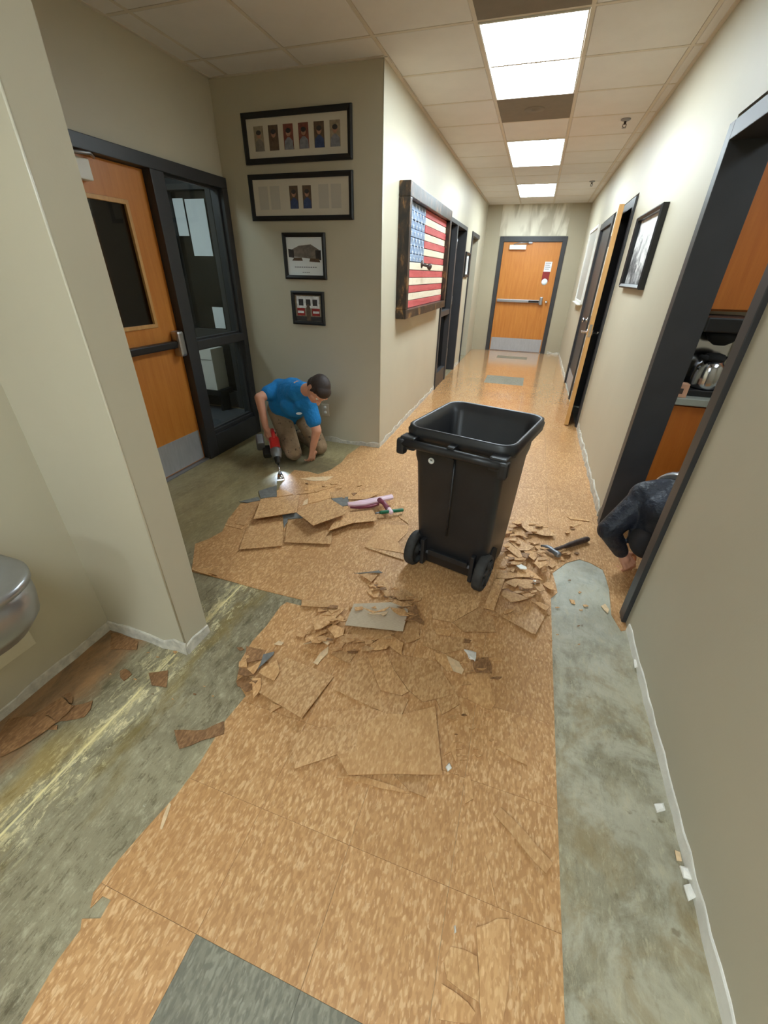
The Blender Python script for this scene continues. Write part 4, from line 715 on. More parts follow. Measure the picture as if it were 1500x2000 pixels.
(1,'small tan tile shard in the heap between the bin and the hammer','small shards between bin and hammer',[[.356,2.516,.022],[.368,2.554,.0219],[.4,2.562,.0219],[.393,2.521,.022]]),
(1,'small tan tile shard in the heap between the bin and the hammer','small shards between bin and hammer',[[.163,2.097,.0522],[.186,2.114,.0493],[.213,2.105,.0557],[.192,2.069,.0657],[.157,2.063,.0631]]),
(1,'small tan tile shard in the heap between the bin and the hammer','small shards between bin and hammer',[[.241,1.815,.0593],[.281,1.835,.0581],[.281,1.814,.0618],[.253,1.791,.0641]]),
(0,'small tan tile shard in the heap between the bin and the hammer','small shards between bin and hammer',[[.31,2.008,.0526],[.333,2.089,.0358],[.359,2.058,.0451]]),
(2,'small tan tile shard in the heap between the bin and the hammer','small shards between bin and hammer',[[.169,2.057,.0492],[.15,2.043,.0506],[.117,2.038,.0492],[.116,2.053,.0461],[.15,2.069,.0456]]),
(2,'small tan tile shard in the heap between the bin and the hammer','small shards between bin and hammer',[[.213,2.417,.0348],[.213,2.45,.0277],[.24,2.486,.0219],[.253,2.473,.0258],[.259,2.444,.0325]]),
(1,'small tan tile shard in the heap between the bin and the hammer','small shards between bin and hammer',[[.184,1.803,.0433],[.225,1.829,.0419],[.216,1.787,.0466]]),
(1,'small tan tile shard in the heap between the bin and the hammer','small shards between bin and hammer',[[.361,2.58,.0226],[.321,2.566,.0226],[.333,2.584,.0221],[.36,2.598,.0219]]),
(2,'small tan tile shard in the heap between the bin and the hammer','small shards between bin and hammer',[[.164,2.511,.0306],[.146,2.535,.0262],[.169,2.573,.0219],[.189,2.568,.0237],[.187,2.53,.029]]),
(0,'small tan tile shard in the heap between the bin and the hammer','small shards between bin and hammer',[[.16,2.315,.037],[.111,2.305,.036],[.126,2.354,.0307],[.159,2.352,.0323]]),
(1,'small tan tile shard in the heap between the bin and the hammer','small shards between bin and hammer',[[.116,2.079,.0088],[.146,2.094,.0079],[.128,2.058,.015]]),
(2,'small tan tile shard in the heap between the bin and the hammer','small shards between bin and hammer',[[.12,2.112,.0407],[.156,2.123,.041],[.158,2.1,.0449],[.126,2.074,.0472]]),
(1,'small tan tile shard in the heap between the bin and the hammer','small shards between bin and hammer',[[.402,2.174,.0085],[.373,2.107,.0274],[.35,2.158,.0079]]),
(2,'small tan tile shard in the heap between the bin and the hammer','small shards between bin and hammer',[[.254,1.871,.0635],[.233,1.897,.049],[.283,1.922,.0459]]),
(1,'small tan tile shard in the heap between the bin and the hammer','small shards between bin and hammer',[[.151,2.412,.0307],[.171,2.381,.0403],[.113,2.333,.0472],[.116,2.383,.0349]]),
(2,'small tan tile shard in the heap between the bin and the hammer','small shards between bin and hammer',[[.293,2.245,.0416],[.327,2.272,.0397],[.316,2.236,.0441]]),
(1,'small tan tile shard in the heap between the bin and the hammer','small shards between bin and hammer',[[.157,2.508,.046],[.121,2.525,.0409],[.143,2.579,.0331],[.177,2.61,.03],[.183,2.534,.0431]]),
(1,'small tan tile shard in the heap between the bin and the hammer','small shards between bin and hammer',[[.281,2.504,.0226],[.286,2.482,.0322],[.261,2.463,.0361],[.25,2.476,.0294],[.26,2.498,.0219]]),
(1,'small tan tile shard in the heap between the bin and the hammer','small shards between bin and hammer',[[.205,2.065,.0539],[.183,2.036,.0549],[.136,2.022,.0548],[.138,2.052,.0533],[.164,2.072,.0527]]),
(1,'small tan tile shard in the heap between the bin and the hammer','small shards between bin and hammer',[[.101,2.466,.0451],[.104,2.495,.041],[.145,2.502,.0422],[.152,2.477,.0463],[.11,2.444,.049]]),
(1,'small tan tile shard in the heap between the bin and the hammer','small shards between bin and hammer',[[.265,2.579,.0252],[.23,2.566,.0253],[.241,2.603,.0219],[.284,2.602,.0237]]),
(0,'small tan tile shard in the heap between the bin and the hammer','small shards between bin and hammer',[[.294,2.226,.0587],[.319,2.223,.0619],[.334,2.2,.0692],[.297,2.169,.0739],[.275,2.191,.0661]]),
(2,'small tan tile shard in the heap between the bin and the hammer','small shards between bin and hammer',[[.067,2.195,.0255],[.12,2.201,.0294],[.081,2.153,.0393]]),
(0,'small tan tile shard in the heap between the bin and the hammer','small shards between bin and hammer',[[.308,2.373,.0137],[.274,2.34,.0192],[.246,2.341,.0162],[.252,2.372,.0091],[.284,2.388,.0079]]),
(1,'small tan tile shard in the heap between the bin and the hammer','small shards between bin and hammer',[[.21,1.831,.0419],[.227,1.795,.0579],[.182,1.792,.0531]]),
(0,'small tan tile shard in the heap between the bin and the hammer','small shards between bin and hammer',[[.255,1.936,.0575],[.246,1.974,.0407],[.268,1.972,.0449]]),
(1,'small tan tile shard in the heap between the bin and the hammer','small shards between bin and hammer',[[.153,1.94,.0608],[.139,1.958,.06],[.161,1.983,.0594]]),
(1,'small tan tile shard in the heap between the bin and the hammer','small shards between bin and hammer',[[.238,2.351,.0206],[.261,2.373,.017],[.268,2.335,.0278]]),
(1,'small tan tile shard in the heap between the bin and the hammer','small shards between bin and hammer',[[.292,2.592,.0222],[.324,2.604,.0219],[.327,2.575,.0319],[.303,2.534,.0426],[.268,2.548,.0339]]),
(1,'small tan tile shard in the heap between the bin and the hammer','small shards between bin and hammer',[[.209,1.769,.0615],[.244,1.809,.0536],[.274,1.792,.0615],[.25,1.754,.0705],[.22,1.74,.0715]]),
(0,'small tan tile shard in the heap between the bin and the hammer','small shards between bin and hammer',[[.284,2.092,.0703],[.292,2.149,.0594],[.325,2.152,.0612],[.338,2.125,.0677]]),
(0,'small tan tile shard in the heap between the bin and the hammer','small shards between bin and hammer',[[.354,2.069,.0223],[.369,2.103,.0203],[.384,2.09,.0216]]),
(0,'small tan tile shard in the heap between the bin and the hammer','small shards between bin and hammer',[[.416,2.284,.0289],[.389,2.291,.0265],[.385,2.316,.0224],[.421,2.341,.0207],[.444,2.321,.0249]]),
(1,'small tan tile shard in the heap between the bin and the hammer','small shards between bin and hammer',[[.123,2.228,.0397],[.081,2.203,.0442],[.103,2.254,.0255]]),
(1,'small tan tile shard around the hammer','small shards around the hammer',[[.456,2.255,.0085],[.452,2.234,.0105],[.431,2.231,.0101],[.434,2.253,.0079]]),
(1,'small tan tile shard around the hammer','small shards around the hammer',[[.471,2.451,.0083],[.497,2.461,.0079],[.49,2.417,.0197],[.461,2.392,.0239],[.446,2.424,.0132]]),
(1,'small tan tile shard around the hammer','small shards around the hammer',[[.438,2.264,.0411],[.45,2.314,.0207],[.467,2.296,.0315]]),
(2,'small tan tile shard around the hammer','small shards around the hammer',[[.537,2.361,.0089],[.542,2.347,.0116],[.528,2.325,.0143],[.512,2.337,.0114],[.521,2.362,.0079]]),
(2,'small tan tile shard around the hammer','small shards around the hammer',[[.506,2.638,.0099],[.537,2.666,.0079],[.54,2.64,.0111],[.512,2.628,.0113]]),
(1,'small tan tile shard around the hammer','small shards around the hammer',[[.414,2.235,.0218],[.397,2.253,.0105],[.434,2.272,.0079]]),
(1,'small tan tile shard around the hammer','small shards around the hammer',[[.512,2.412,.0079],[.499,2.382,.0156],[.481,2.388,.012]]),
(1,'small tan tile shard around the hammer','small shards around the hammer',[[.516,2.69,.0115],[.525,2.679,.0146],[.52,2.656,.0192],[.5,2.662,.0163]]),
(1,'small tan tile shard around the hammer','small shards around the hammer',[[.47,2.576,.0122],[.502,2.601,.0079],[.496,2.562,.0199],[.474,2.546,.0224]]),
(1,'small tan tile shard around the hammer','small shards around the hammer',[[.45,2.419,.0189],[.46,2.4,.0204],[.452,2.381,.0214],[.434,2.388,.0205],[.433,2.4,.0198]]),
(1,'small tan tile shard scattered over the front heap','small shards on the front heap',[[-.653,1.285,.0355],[-.666,1.264,.037],[-.7,1.268,.0354],[-.685,1.293,.0336]]),
(1,'small tan tile shard scattered over the front heap','small shards on the front heap',[[-.612,1.436,.0084],[-.581,1.451,.0079],[-.583,1.434,.0098],[-.6,1.425,.0103]]),
(1,'small tan tile shard scattered over the front heap','small shards on the front heap',[[-.478,1.236,.0314],[-.473,1.25,.0312],[-.43,1.258,.0313],[-.426,1.244,.0317],[-.454,1.226,.0319]]),
(0,'small tan tile shard scattered over the front heap','small shards on the front heap',[[-.727,1.307,.04],[-.715,1.349,.0264],[-.679,1.316,.0427]]),
(1,'small tan tile shard scattered over the front heap','small shards on the front heap',[[-.535,1.212,.035],[-.515,1.227,.0312],[-.478,1.238,.0322],[-.473,1.221,.0408],[-.497,1.2,.0467]]),
(2,'small tan tile shard scattered over the front heap','small shards on the front heap',[[-.737,1.276,.0264],[-.703,1.249,.0453],[-.728,1.24,.0456]]),
(1,'small tan tile shard scattered over the front heap','small shards on the front heap',[[-.549,1.237,.0312],[-.514,1.236,.0353],[-.497,1.22,.0427],[-.535,1.207,.0428],[-.561,1.22,.0354]]),
(2,'small tan tile shard scattered over the front heap','small shards on the front heap',[[-.613,1.187,.0288],[-.643,1.179,.0284],[-.642,1.191,.0266],[-.614,1.197,.0272]]),
(0,'small tan tile shard scattered over the front heap','small shards on the front heap',[[-.559,1.213,.0512],[-.516,1.203,.0564],[-.552,1.171,.0605],[-.581,1.18,.0565]]),
(1,'small tan tile shard scattered over the front heap','small shards on the front heap',[[-.374,1.279,.0475],[-.355,1.281,.0493],[-.345,1.267,.0564],[-.37,1.248,.0603],[-.384,1.264,.0519]]),
(0,'small tan tile shard scattered over the front heap','small shards on the front heap',[[-.569,1.249,.0223],[-.547,1.252,.0233],[-.542,1.239,.0271],[-.559,1.23,.0277],[-.584,1.236,.0242]]),
(1,'small tan tile shard scattered over the front heap','small shards on the front heap',[[-.649,1.306,.0336],[-.59,1.319,.0374],[-.607,1.293,.0476]]),
(1,'small tan tile shard scattered over the front heap','small shards on the front heap',[[-.526,1.214,.058],[-.512,1.218,.0581],[-.498,1.21,.0608],[-.517,1.198,.062],[-.533,1.204,.0596]]),
(1,'small tan tile shard scattered over the front heap','small shards on the front heap',[[-.58,1.168,.0151],[-.549,1.159,.0234],[-.574,1.133,.0305],[-.596,1.131,.028],[-.613,1.145,.0199]]),
(1,'small tan tile shard scattered over the front heap','small shards on the front heap',[[-.76,1.369,.0079],[-.727,1.377,.0094],[-.725,1.364,.0156],[-.741,1.353,.0177],[-.755,1.359,.0129]]),
(2,'small tan tile shard scattered over the front heap','small shards on the front heap',[[-.531,1.161,.0155],[-.484,1.178,.0151],[-.48,1.164,.0216],[-.501,1.15,.0244],[-.519,1.149,.022]]),
(1,'small tan tile shard scattered over the front heap','small shards on the front heap',[[-.383,1.25,.0489],[-.357,1.273,.0475],[-.349,1.246,.0506]]),
(1,'small tan tile shard scattered over the front heap','small shards on the front heap',[[-.696,1.269,.0396],[-.655,1.272,.0439],[-.668,1.247,.0514],[-.688,1.24,.0514],[-.707,1.254,.0436]]),
(1,'small tan tile shard scattered over the front heap','small shards on the front heap',[[-.679,1.179,.0405],[-.669,1.154,.0515],[-.693,1.15,.0499]]),
(1,'small tan tile shard scattered over the front heap','small shards on the front heap',[[-.709,1.262,.0397],[-.707,1.28,.0378],[-.678,1.293,.0375],[-.666,1.275,.0399],[-.685,1.248,.0421]]),
(1,'small tan tile shard scattered over the front heap','small shards on the front heap',[[-.732,1.194,.0224],[-.741,1.172,.0354],[-.757,1.196,.0151]]),
(1,'small tan tile shard scattered over the front heap','small shards on the front heap',[[-.604,1.184,.0321],[-.601,1.161,.0404],[-.628,1.167,.035]]),
(1,'small tan tile shard scattered over the front heap','small shards on the front heap',[[-.662,1.188,.0405],[-.636,1.178,.0477],[-.627,1.146,.0603],[-.663,1.141,.0575],[-.685,1.164,.0464]]),
(1,'small tan tile shard scattered over the front heap','small shards on the front heap',[[-.578,1.188,.062],[-.542,1.209,.0594],[-.501,1.188,.0695],[-.527,1.156,.0763],[-.556,1.16,.0723]]),
(1,'small tan tile shard scattered over the front heap','small shards on the front heap',[[-.643,1.381,.0296],[-.668,1.382,.0273],[-.662,1.393,.0254],[-.652,1.398,.0252],[-.64,1.39,.0278]]),
(2,'small tan tile shard scattered over the front heap','small shards on the front heap',[[-.722,1.398,.0252],[-.683,1.404,.0282],[-.672,1.376,.0396],[-.725,1.36,.039]]),
(1,'small tan tile shard scattered over the front heap','small shards on the front heap',[[-.69,1.169,.0409],[-.692,1.147,.0432],[-.704,1.142,.0433],[-.725,1.151,.0415],[-.712,1.165,.0405]]),
(1,'small tan tile shard scattered over the front heap','small shards on the front heap',[[-.439,1.251,.0416],[-.471,1.24,.0416],[-.472,1.257,.0344],[-.458,1.27,.0312],[-.436,1.271,.034]]),
(1,'small tan tile shard scattered over the front heap','small shards on the front heap',[[-.449,1.233,.0448],[-.427,1.224,.0496],[-.427,1.204,.0553],[-.456,1.193,.0555],[-.464,1.214,.0487]]),
(1,'small tan tile shard scattered over the front heap','small shards on the front heap',[[-.759,1.328,.029],[-.775,1.364,.018],[-.73,1.35,.0258]]),
(1,'small tan tile shard scattered over the front heap','small shards on the front heap',[[-.39,1.219,.0564],[-.369,1.192,.0573],[-.399,1.175,.0575],[-.422,1.173,.0573],[-.43,1.2,.0565]]),
(1,'small tan tile shard scattered over the front heap','small shards on the front heap',[[-.619,1.419,.0188],[-.632,1.437,.016],[-.635,1.457,.0134],[-.605,1.456,.0149],[-.592,1.44,.0175]]),
(0,'small tan tile shard scattered over the front heap','small shards on the front heap',[[-.463,1.164,.0603],[-.452,1.185,.0564],[-.406,1.179,.0616],[-.415,1.157,.0662],[-.452,1.142,.0666]]),
(1,'small tan tile shard scattered over the front heap','small shards on the front heap',[[-.553,1.2,.058],[-.523,1.208,.0596],[-.513,1.187,.0731],[-.539,1.184,.0694]]),
(1,'small tan tile shard scattered over the front heap','small shards on the front heap',[[-.677,1.293,.0422],[-.655,1.314,.0375],[-.637,1.294,.0474],[-.649,1.273,.0536],[-.665,1.268,.0535]]),
(1,'small tan tile shard scattered over the front heap','small shards on the front heap',[[-.652,1.13,.056],[-.685,1.122,.055],[-.704,1.142,.0496],[-.683,1.157,.0481],[-.644,1.154,.0515]]),
(2,'small tan tile shard scattered over the front heap','small shards on the front heap',[[-.476,1.136,.0645],[-.503,1.129,.0638],[-.486,1.149,.0594]]),
(1,'small tan tile shard scattered over the front heap','small shards on the front heap',[[-.641,1.25,.0788],[-.665,1.254,.0718],[-.662,1.278,.0594],[-.637,1.273,.0672]]),
(1,'small tan tile shard scattered over the front heap','small shards on the front heap',[[-.703,1.31,.0375],[-.667,1.311,.0395],[-.693,1.292,.0413]]),
(1,'small tan tile shard scattered over the front heap','small shards on the front heap',[[-.657,1.375,.0356],[-.684,1.332,.0388],[-.713,1.352,.0359]]),
(0,'small tan tile shard behind the shiny slab','small shards behind the shiny slab',[[-.307,1.618,.0079],[-.296,1.607,.0159],[-.319,1.585,.0231],[-.33,1.606,.01]]),
(1,'small tan tile shard behind the shiny slab','small shards behind the shiny slab',[[-.458,1.5,.0346],[-.466,1.514,.0322],[-.458,1.525,.0309],[-.435,1.524,.0323],[-.444,1.506,.0345]]),
(1,'small tan tile shard behind the shiny slab','small shards behind the shiny slab',[[-.311,1.432,.0628],[-.331,1.437,.0609],[-.316,1.451,.0594],[-.304,1.453,.0599],[-.297,1.439,.0625]]),
(2,'small tan tile shard behind the shiny slab','small shards behind the shiny slab',[[-.385,1.464,.0621],[-.323,1.49,.0594],[-.359,1.442,.0792]]),
(1,'small tan tile shard behind the shiny slab','small shards behind the shiny slab',[[-.351,1.575,.0335],[-.357,1.588,.0298],[-.335,1.604,.0276],[-.311,1.599,.0311],[-.329,1.582,.034]]),
(1,'small tan tile shard behind the shiny slab','small shards behind the shiny slab',[[-.451,1.668,.0079],[-.431,1.654,.0088],[-.455,1.644,.0088]]),
(0,'small tan tile shard behind the shiny slab','small shards behind the shiny slab',[[-.35,1.542,.031],[-.325,1.559,.0276],[-.327,1.517,.0449]]),
(1,'small tan tile shard behind the shiny slab','small shards behind the shiny slab',[[-.389,1.571,.0335],[-.38,1.598,.0276],[-.358,1.596,.03],[-.363,1.576,.0344]]),
(1,'small tan tile shard behind the shiny slab','small shards behind the shiny slab',[[-.551,1.572,.034],[-.565,1.619,.0151],[-.523,1.59,.031]]),
(2,'small tan tile shard behind the shiny slab','small shards behind the shiny slab',[[-.437,1.553,.0356],[-.467,1.526,.0435],[-.489,1.551,.0268],[-.456,1.569,.0237]]),
(1,'small tan tile shard behind the shiny slab','small shards behind the shiny slab',[[-.548,1.613,.0272],[-.538,1.581,.0425],[-.57,1.602,.0287]]),
(1,'small tan tile shard behind the shiny slab','small shards behind the shiny slab',[[-.325,1.584,.035],[-.289,1.602,.0347],[-.293,1.574,.0362],[-.321,1.557,.0366]]),
(1,'small tan tile shard behind the shiny slab','small shards behind the shiny slab',[[-.561,1.472,.0119],[-.555,1.492,.0079],[-.53,1.499,.0083],[-.521,1.484,.0122],[-.547,1.466,.0142]]),
(0,'small tan tile shard behind the shiny slab','small shards behind the shiny slab',[[-.508,1.621,.0318],[-.529,1.602,.0363],[-.54,1.608,.0324],[-.545,1.626,.0249],[-.521,1.637,.0237]]),
(2,'small tan tile shard behind the shiny slab','small shards behind the shiny slab',[[-.566,1.628,.0237],[-.515,1.642,.0238],[-.548,1.606,.0246]]),
(2,'small tan tile shard behind the shiny slab','small shards behind the shiny slab',[[-.393,1.566,.028],[-.427,1.548,.0281],[-.452,1.557,.0277],[-.411,1.575,.0276]]),
(1,'small tan tile shard behind the shiny slab','small shards behind the shiny slab',[[-.362,1.595,.0349],[-.329,1.579,.0448],[-.367,1.559,.0474]]),
(0,'small tan tile shard behind the shiny slab','small shards behind the shiny slab',[[-.425,1.578,.0276],[-.408,1.573,.0317],[-.411,1.557,.0384],[-.431,1.562,.0331]]),
(2,'small tan tile shard behind the shiny slab','small shards behind the shiny slab',[[-.479,1.582,.0473],[-.512,1.567,.0479],[-.516,1.592,.0436],[-.492,1.604,.0429]]),
(0,'small tan tile shard behind the shiny slab','small shards behind the shiny slab',[[-.454,1.663,.0129],[-.447,1.658,.0129],[-.46,1.645,.0129],[-.477,1.647,.0129]]),
(1,'small tan tile shard behind the shiny slab','small shards behind the shiny slab',[[-.506,1.42,.0558],[-.493,1.441,.0536],[-.48,1.422,.0568]]),
(1,'small tan tile shard behind the shiny slab','small shards behind the shiny slab',[[-.521,1.502,.015],[-.495,1.478,.0303],[-.524,1.458,.0345]]),
(1,'small tan splinter lying right of the big flat tile','splinters right of the big flat tile',[[.144,.965,.0095],[.134,.954,.0114],[.125,.957,.0098],[.128,.966,.0079],[.138,.969,.008]]),
(0,'small tan splinter lying right of the big flat tile','splinters right of the big flat tile',[[.036,.805,.0079],[.038,.803,.0087],[.032,.799,.0093],[.022,.799,.0084],[.025,.801,.0079]]),
(0,'small tan splinter lying right of the big flat tile','splinters right of the big flat tile',[[.025,.863,.008],[.021,.864,.008],[.016,.868,.0079],[.043,.877,.0079],[.053,.876,.008]]),
(1,'small tan splinter lying right of the big flat tile','splinters right of the big flat tile',[[.014,.883,.0097],[.012,.889,.0079],[.038,.898,.008],[.031,.889,.0097]]),
(0,'small tan splinter lying right of the big flat tile','splinters right of the big flat tile',[[.082,.887,.0079],[.109,.896,.0079],[.093,.881,.0084]]),
(0,'small tan splinter lying right of the big flat tile','splinters right of the big flat tile',[[.069,.987,.0084],[.058,.978,.009],[.049,.979,.0086],[.06,.989,.0079]]),
(1,'small tan splinter lying right of the big flat tile','splinters right of the big flat tile',[[.072,.909,.0099],[.085,.92,.0079],[.09,.915,.0099],[.091,.91,.0114],[.076,.905,.0113]]),
(1,'small tan splinter lying right of the big flat tile','splinters right of the big flat tile',[[.001,1.0,.0102],[-.013,.987,.0128],[-.028,.986,.0116],[-.028,.995,.0087],[-.014,1.002,.0079]]),
(2,'small tan splinter lying right of the big flat tile','splinters right of the big flat tile',[[-.001,.936,.0105],[-.001,.943,.0079],[.011,.941,.0104]]),
(1,'small tan splinter lying right of the big flat tile','splinters right of the big flat tile',[[.069,.993,.008],[.093,1.003,.0079],[.092,.991,.0086]]),
(2,'small tan splinter lying right of the big flat tile','splinters right of the big flat tile',[[.011,1.023,.0104],[.018,1.033,.0079],[.028,1.034,.0086],[.033,1.029,.0109],[.024,1.022,.0125]]),
(0,'small tan splinter lying right of the big flat tile','splinters right of the big flat tile',[[.093,1.053,.0082],[.11,1.066,.0079],[.128,1.069,.008],[.123,1.053,.0086],[.098,1.043,.0086]]),
(1,'small tan splinter lying right of the big flat tile','splinters right of the big flat tile',[[-.008,.997,.018],[-.019,.99,.0186],[-.041,.986,.0178],[-.029,1.005,.0145],[-.007,1.013,.0145]]),
(1,'small tan splinter lying right of the big flat tile','splinters right of the big flat tile',[[.039,.861,.0079],[.059,.868,.0079],[.058,.86,.0082],[.033,.851,.0082]]),
(1,'small tan splinter lying right of the big flat tile','splinters right of the big flat tile',[[.122,1.063,.013],[.123,1.054,.015],[.102,1.047,.0151],[.107,1.059,.0128]]),
(1,'small tan splinter lying right of the big flat tile','splinters right of the big flat tile',[[.018,.914,.0131],[.029,.911,.0165],[.002,.901,.0168]]),
(1,'small tan shard around the white plaster lump','shards around the plaster lump',[[.101,1.349,.0079],[.14,1.362,.0079],[.146,1.346,.0095],[.104,1.329,.0097],[.084,1.336,.0086]]),
(1,'small tan shard around the white plaster lump','shards around the plaster lump',[[-.036,1.267,.0109],[-.019,1.292,.0079],[.003,1.281,.0107]]),
(0,'small tan shard around the white plaster lump','shards around the plaster lump',[[.035,1.215,.0439],[-.003,1.202,.0439],[.024,1.229,.0372]]),
(1,'small tan shard around the white plaster lump','shards around the plaster lump',[[.05,1.392,.0116],[.007,1.385,.0107],[.036,1.42,.0079]]),
(1,'small tan shard around the white plaster lump','shards around the plaster lump',[[.002,1.289,.0352],[-.0,1.306,.0304],[.016,1.306,.0319],[.017,1.296,.0347]]),
(2,'small tan shard around the white plaster lump','shards around the plaster lump',[[.085,1.342,.0132],[.088,1.32,.015],[.065,1.312,.0149],[.053,1.327,.0135]]),
(2,'small tan shard around the white plaster lump','shards around the plaster lump',[[.04,1.287,.0378],[.012,1.27,.0396],[.012,1.281,.0369]]),
(0,'small tan shard around the white plaster lump','shards around the plaster lump',[[.032,1.171,.0171],[-.008,1.154,.0171],[.012,1.183,.0171]]),
(1,'small tan shard around the white plaster lump','shards around the plaster lump',[[-.062,1.309,.0082],[-.065,1.294,.0109],[-.095,1.29,.0096],[-.086,1.302,.0079]]),
(1,'small tan shard around the white plaster lump','shards around the plaster lump',[[.04,1.241,.0375],[.079,1.256,.0372],[.065,1.238,.0406]]),
(2,'small tan shard around the white plaster lump','shards around the plaster lump',[[-.036,1.382,.0198],[-.035,1.412,.0151],[-.004,1.411,.0168],[-.01,1.388,.0202]]),
(2,'small tan shard around the white plaster lump','shards around the plaster lump',[[.103,1.233,.0107],[.122,1.25,.0079],[.151,1.259,.0081],[.144,1.244,.0115],[.133,1.235,.0131]]),
(0,'small tan chip at the back of the heap before the worker','chips at the back of the back heap',[[-1.317,2.625,.0188],[-1.332,2.615,.0191],[-1.362,2.623,.0177],[-1.369,2.656,.0151],[-1.343,2.654,.0159]]),
(1,'small tan chip at the back of the heap before the worker','chips at the back of the back heap',[[-1.125,2.507,.0151],[-1.113,2.508,.0157],[-1.107,2.496,.0178],[-1.124,2.489,.0179],[-1.13,2.498,.0161]]),
(1,'small tan chip at the back of the heap before the worker','chips at the back of the back heap',[[-1.458,2.553,.0079],[-1.441,2.533,.0082],[-1.459,2.523,.0083],[-1.471,2.53,.0081],[-1.474,2.549,.0079]]),
(2,'small tan chip at the back of the heap before the worker','chips at the back of the back heap',[[-1.056,2.55,.0208],[-1.094,2.591,.0167],[-1.051,2.612,.0163]]),
(1,'small tan chip at the back of the heap before the worker','chips at the back of the back heap',[[-1.296,2.682,.0107],[-1.33,2.698,.0092],[-1.321,2.728,.0079],[-1.292,2.725,.0086],[-1.267,2.71,.0098]]),
(1,'small tan chip at the back of the heap before the worker','chips at the back of the back heap',[[-1.084,2.768,.0079],[-1.069,2.759,.0096],[-1.08,2.74,.0115],[-1.099,2.73,.0118],[-1.102,2.75,.0092]]),
(1,'small tan chip at the back of the heap before the worker','chips at the back of the back heap',[[-1.356,2.51,.0156],[-1.385,2.527,.0151],[-1.341,2.543,.0151]]),
(1,'small tan chip at the back of the heap before the worker','chips at the back of the back heap',[[-1.208,2.652,.009],[-1.225,2.63,.0099],[-1.241,2.64,.009],[-1.24,2.66,.0079],[-1.225,2.665,.008]]),
(2,'small tan chip at the back of the heap before the worker','chips at the back of the back heap',[[-1.153,2.455,.0115],[-1.173,2.418,.0131],[-1.195,2.436,.0117]]),
(2,'small tan chip at the back of the heap before the worker','chips at the back of the back heap',[[-1.5,2.647,.0082],[-1.487,2.624,.0114],[-1.515,2.625,.0102],[-1.514,2.645,.0079]]),
(1,'small brown crumb along the left bare floor edge','crumbs along the left bare floor edge',[[-.843,.862,.0329],[-.837,.877,.0321],[-.817,.868,.0331]]),
(1,'small brown crumb along the left bare floor edge','crumbs along the left bare floor edge',[[-.924,1.061,.0083],[-.936,1.055,.0086],[-.938,1.059,.0079]]),
(2,'small brown crumb along the left bare floor edge','crumbs along the left bare floor edge',[[-.854,.988,.0151],[-.836,.991,.0156],[-.847,.977,.0176]]),
(2,'small brown crumb along the left bare floor edge','crumbs along the left bare floor edge',[[-.998,1.029,.0079],[-.98,1.02,.0092],[-.992,1.006,.0101],[-1.019,1.019,.0081]]),
(2,'small brown crumb along the left bare floor edge','crumbs along the left bare floor edge',[[-.816,.87,.034],[-.842,.874,.0326],[-.816,.886,.0321]]),
(1,'small brown crumb along the left bare floor edge','crumbs along the left bare floor edge',[[-.816,.838,.0321],[-.802,.835,.0335],[-.815,.827,.0341]]),
(0,'small brown crumb along the left bare floor edge','crumbs along the left bare floor edge',[[-.936,.975,.0155],[-.95,.987,.0152],[-.939,.995,.0151],[-.927,.987,.0154]]),
(1,'small brown crumb along the left bare floor edge','crumbs along the left bare floor edge',[[-.853,.899,.0229],[-.861,.896,.023],[-.866,.898,.0225],[-.856,.903,.0223]]),
(1,'small tan crumb on the right bare floor','crumbs on the right bare floor',[[.483,1.566,.0079],[.489,1.567,.0082],[.487,1.561,.0101],[.482,1.559,.0105],[.477,1.561,.0088]]),
(0,'small tan crumb on the right bare floor','crumbs on the right bare floor',[[.349,1.713,.0097],[.345,1.723,.0087],[.35,1.734,.0079],[.359,1.728,.0087]]),
(2,'small tan crumb on the right bare floor','crumbs on the right bare floor',[[.46,2.046,.0097],[.475,2.059,.0079],[.476,2.047,.0106]]),
(1,'small tan crumb on the right bare floor','crumbs on the right bare floor',[[.552,1.857,.0095],[.529,1.842,.0104],[.524,1.858,.0081],[.54,1.866,.0079]]),
(2,'small tan crumb on the right bare floor','crumbs on the right bare floor',[[.499,1.696,.0079],[.493,1.687,.0081],[.486,1.685,.0081],[.483,1.686,.008],[.489,1.693,.0079]]),
(1,'small tan crumb on the right bare floor','crumbs on the right bare floor',[[.349,1.543,.0081],[.358,1.548,.0079],[.365,1.548,.0082],[.357,1.541,.0087]]),
(0,'small tan crumb on the right bare floor','crumbs on the right bare floor',[[.515,1.969,.0079],[.527,1.963,.0082],[.516,1.95,.0086],[.509,1.955,.0083]]),
(1,'small tan crumb on the right bare floor','crumbs on the right bare floor',[[.383,1.787,.0091],[.394,1.798,.0079],[.407,1.795,.0093],[.396,1.786,.0102]]),
(1,'small tan crumb on the right bare floor','crumbs on the right bare floor',[[.382,1.592,.0082],[.386,1.596,.0079],[.395,1.596,.0082],[.388,1.591,.0085]]),
(1,'small tan crumb on the right bare floor','crumbs on the right bare floor',[[.519,1.812,.0083],[.508,1.807,.0083],[.502,1.812,.008],[.522,1.821,.0079]]),
(1,'small brown crumb on the left bare floor','crumbs on the left bare floor',[[-1.32,.856,.0086],[-1.325,.86,.0079],[-1.309,.862,.0083]]),
(1,'small brown crumb on the left bare floor','crumbs on the left bare floor',[[-1.104,.718,.0079],[-1.095,.714,.0096],[-1.106,.712,.009]]),
(1,'small brown crumb on the left bare floor','crumbs on the left bare floor',[[-1.276,.908,.008],[-1.263,.914,.0079],[-1.254,.907,.0087],[-1.257,.899,.0094],[-1.269,.902,.0088]]),
(1,'small brown crumb on the left bare floor','crumbs on the left bare floor',[[-1.441,.721,.0091],[-1.438,.727,.0079],[-1.428,.723,.0095]]),
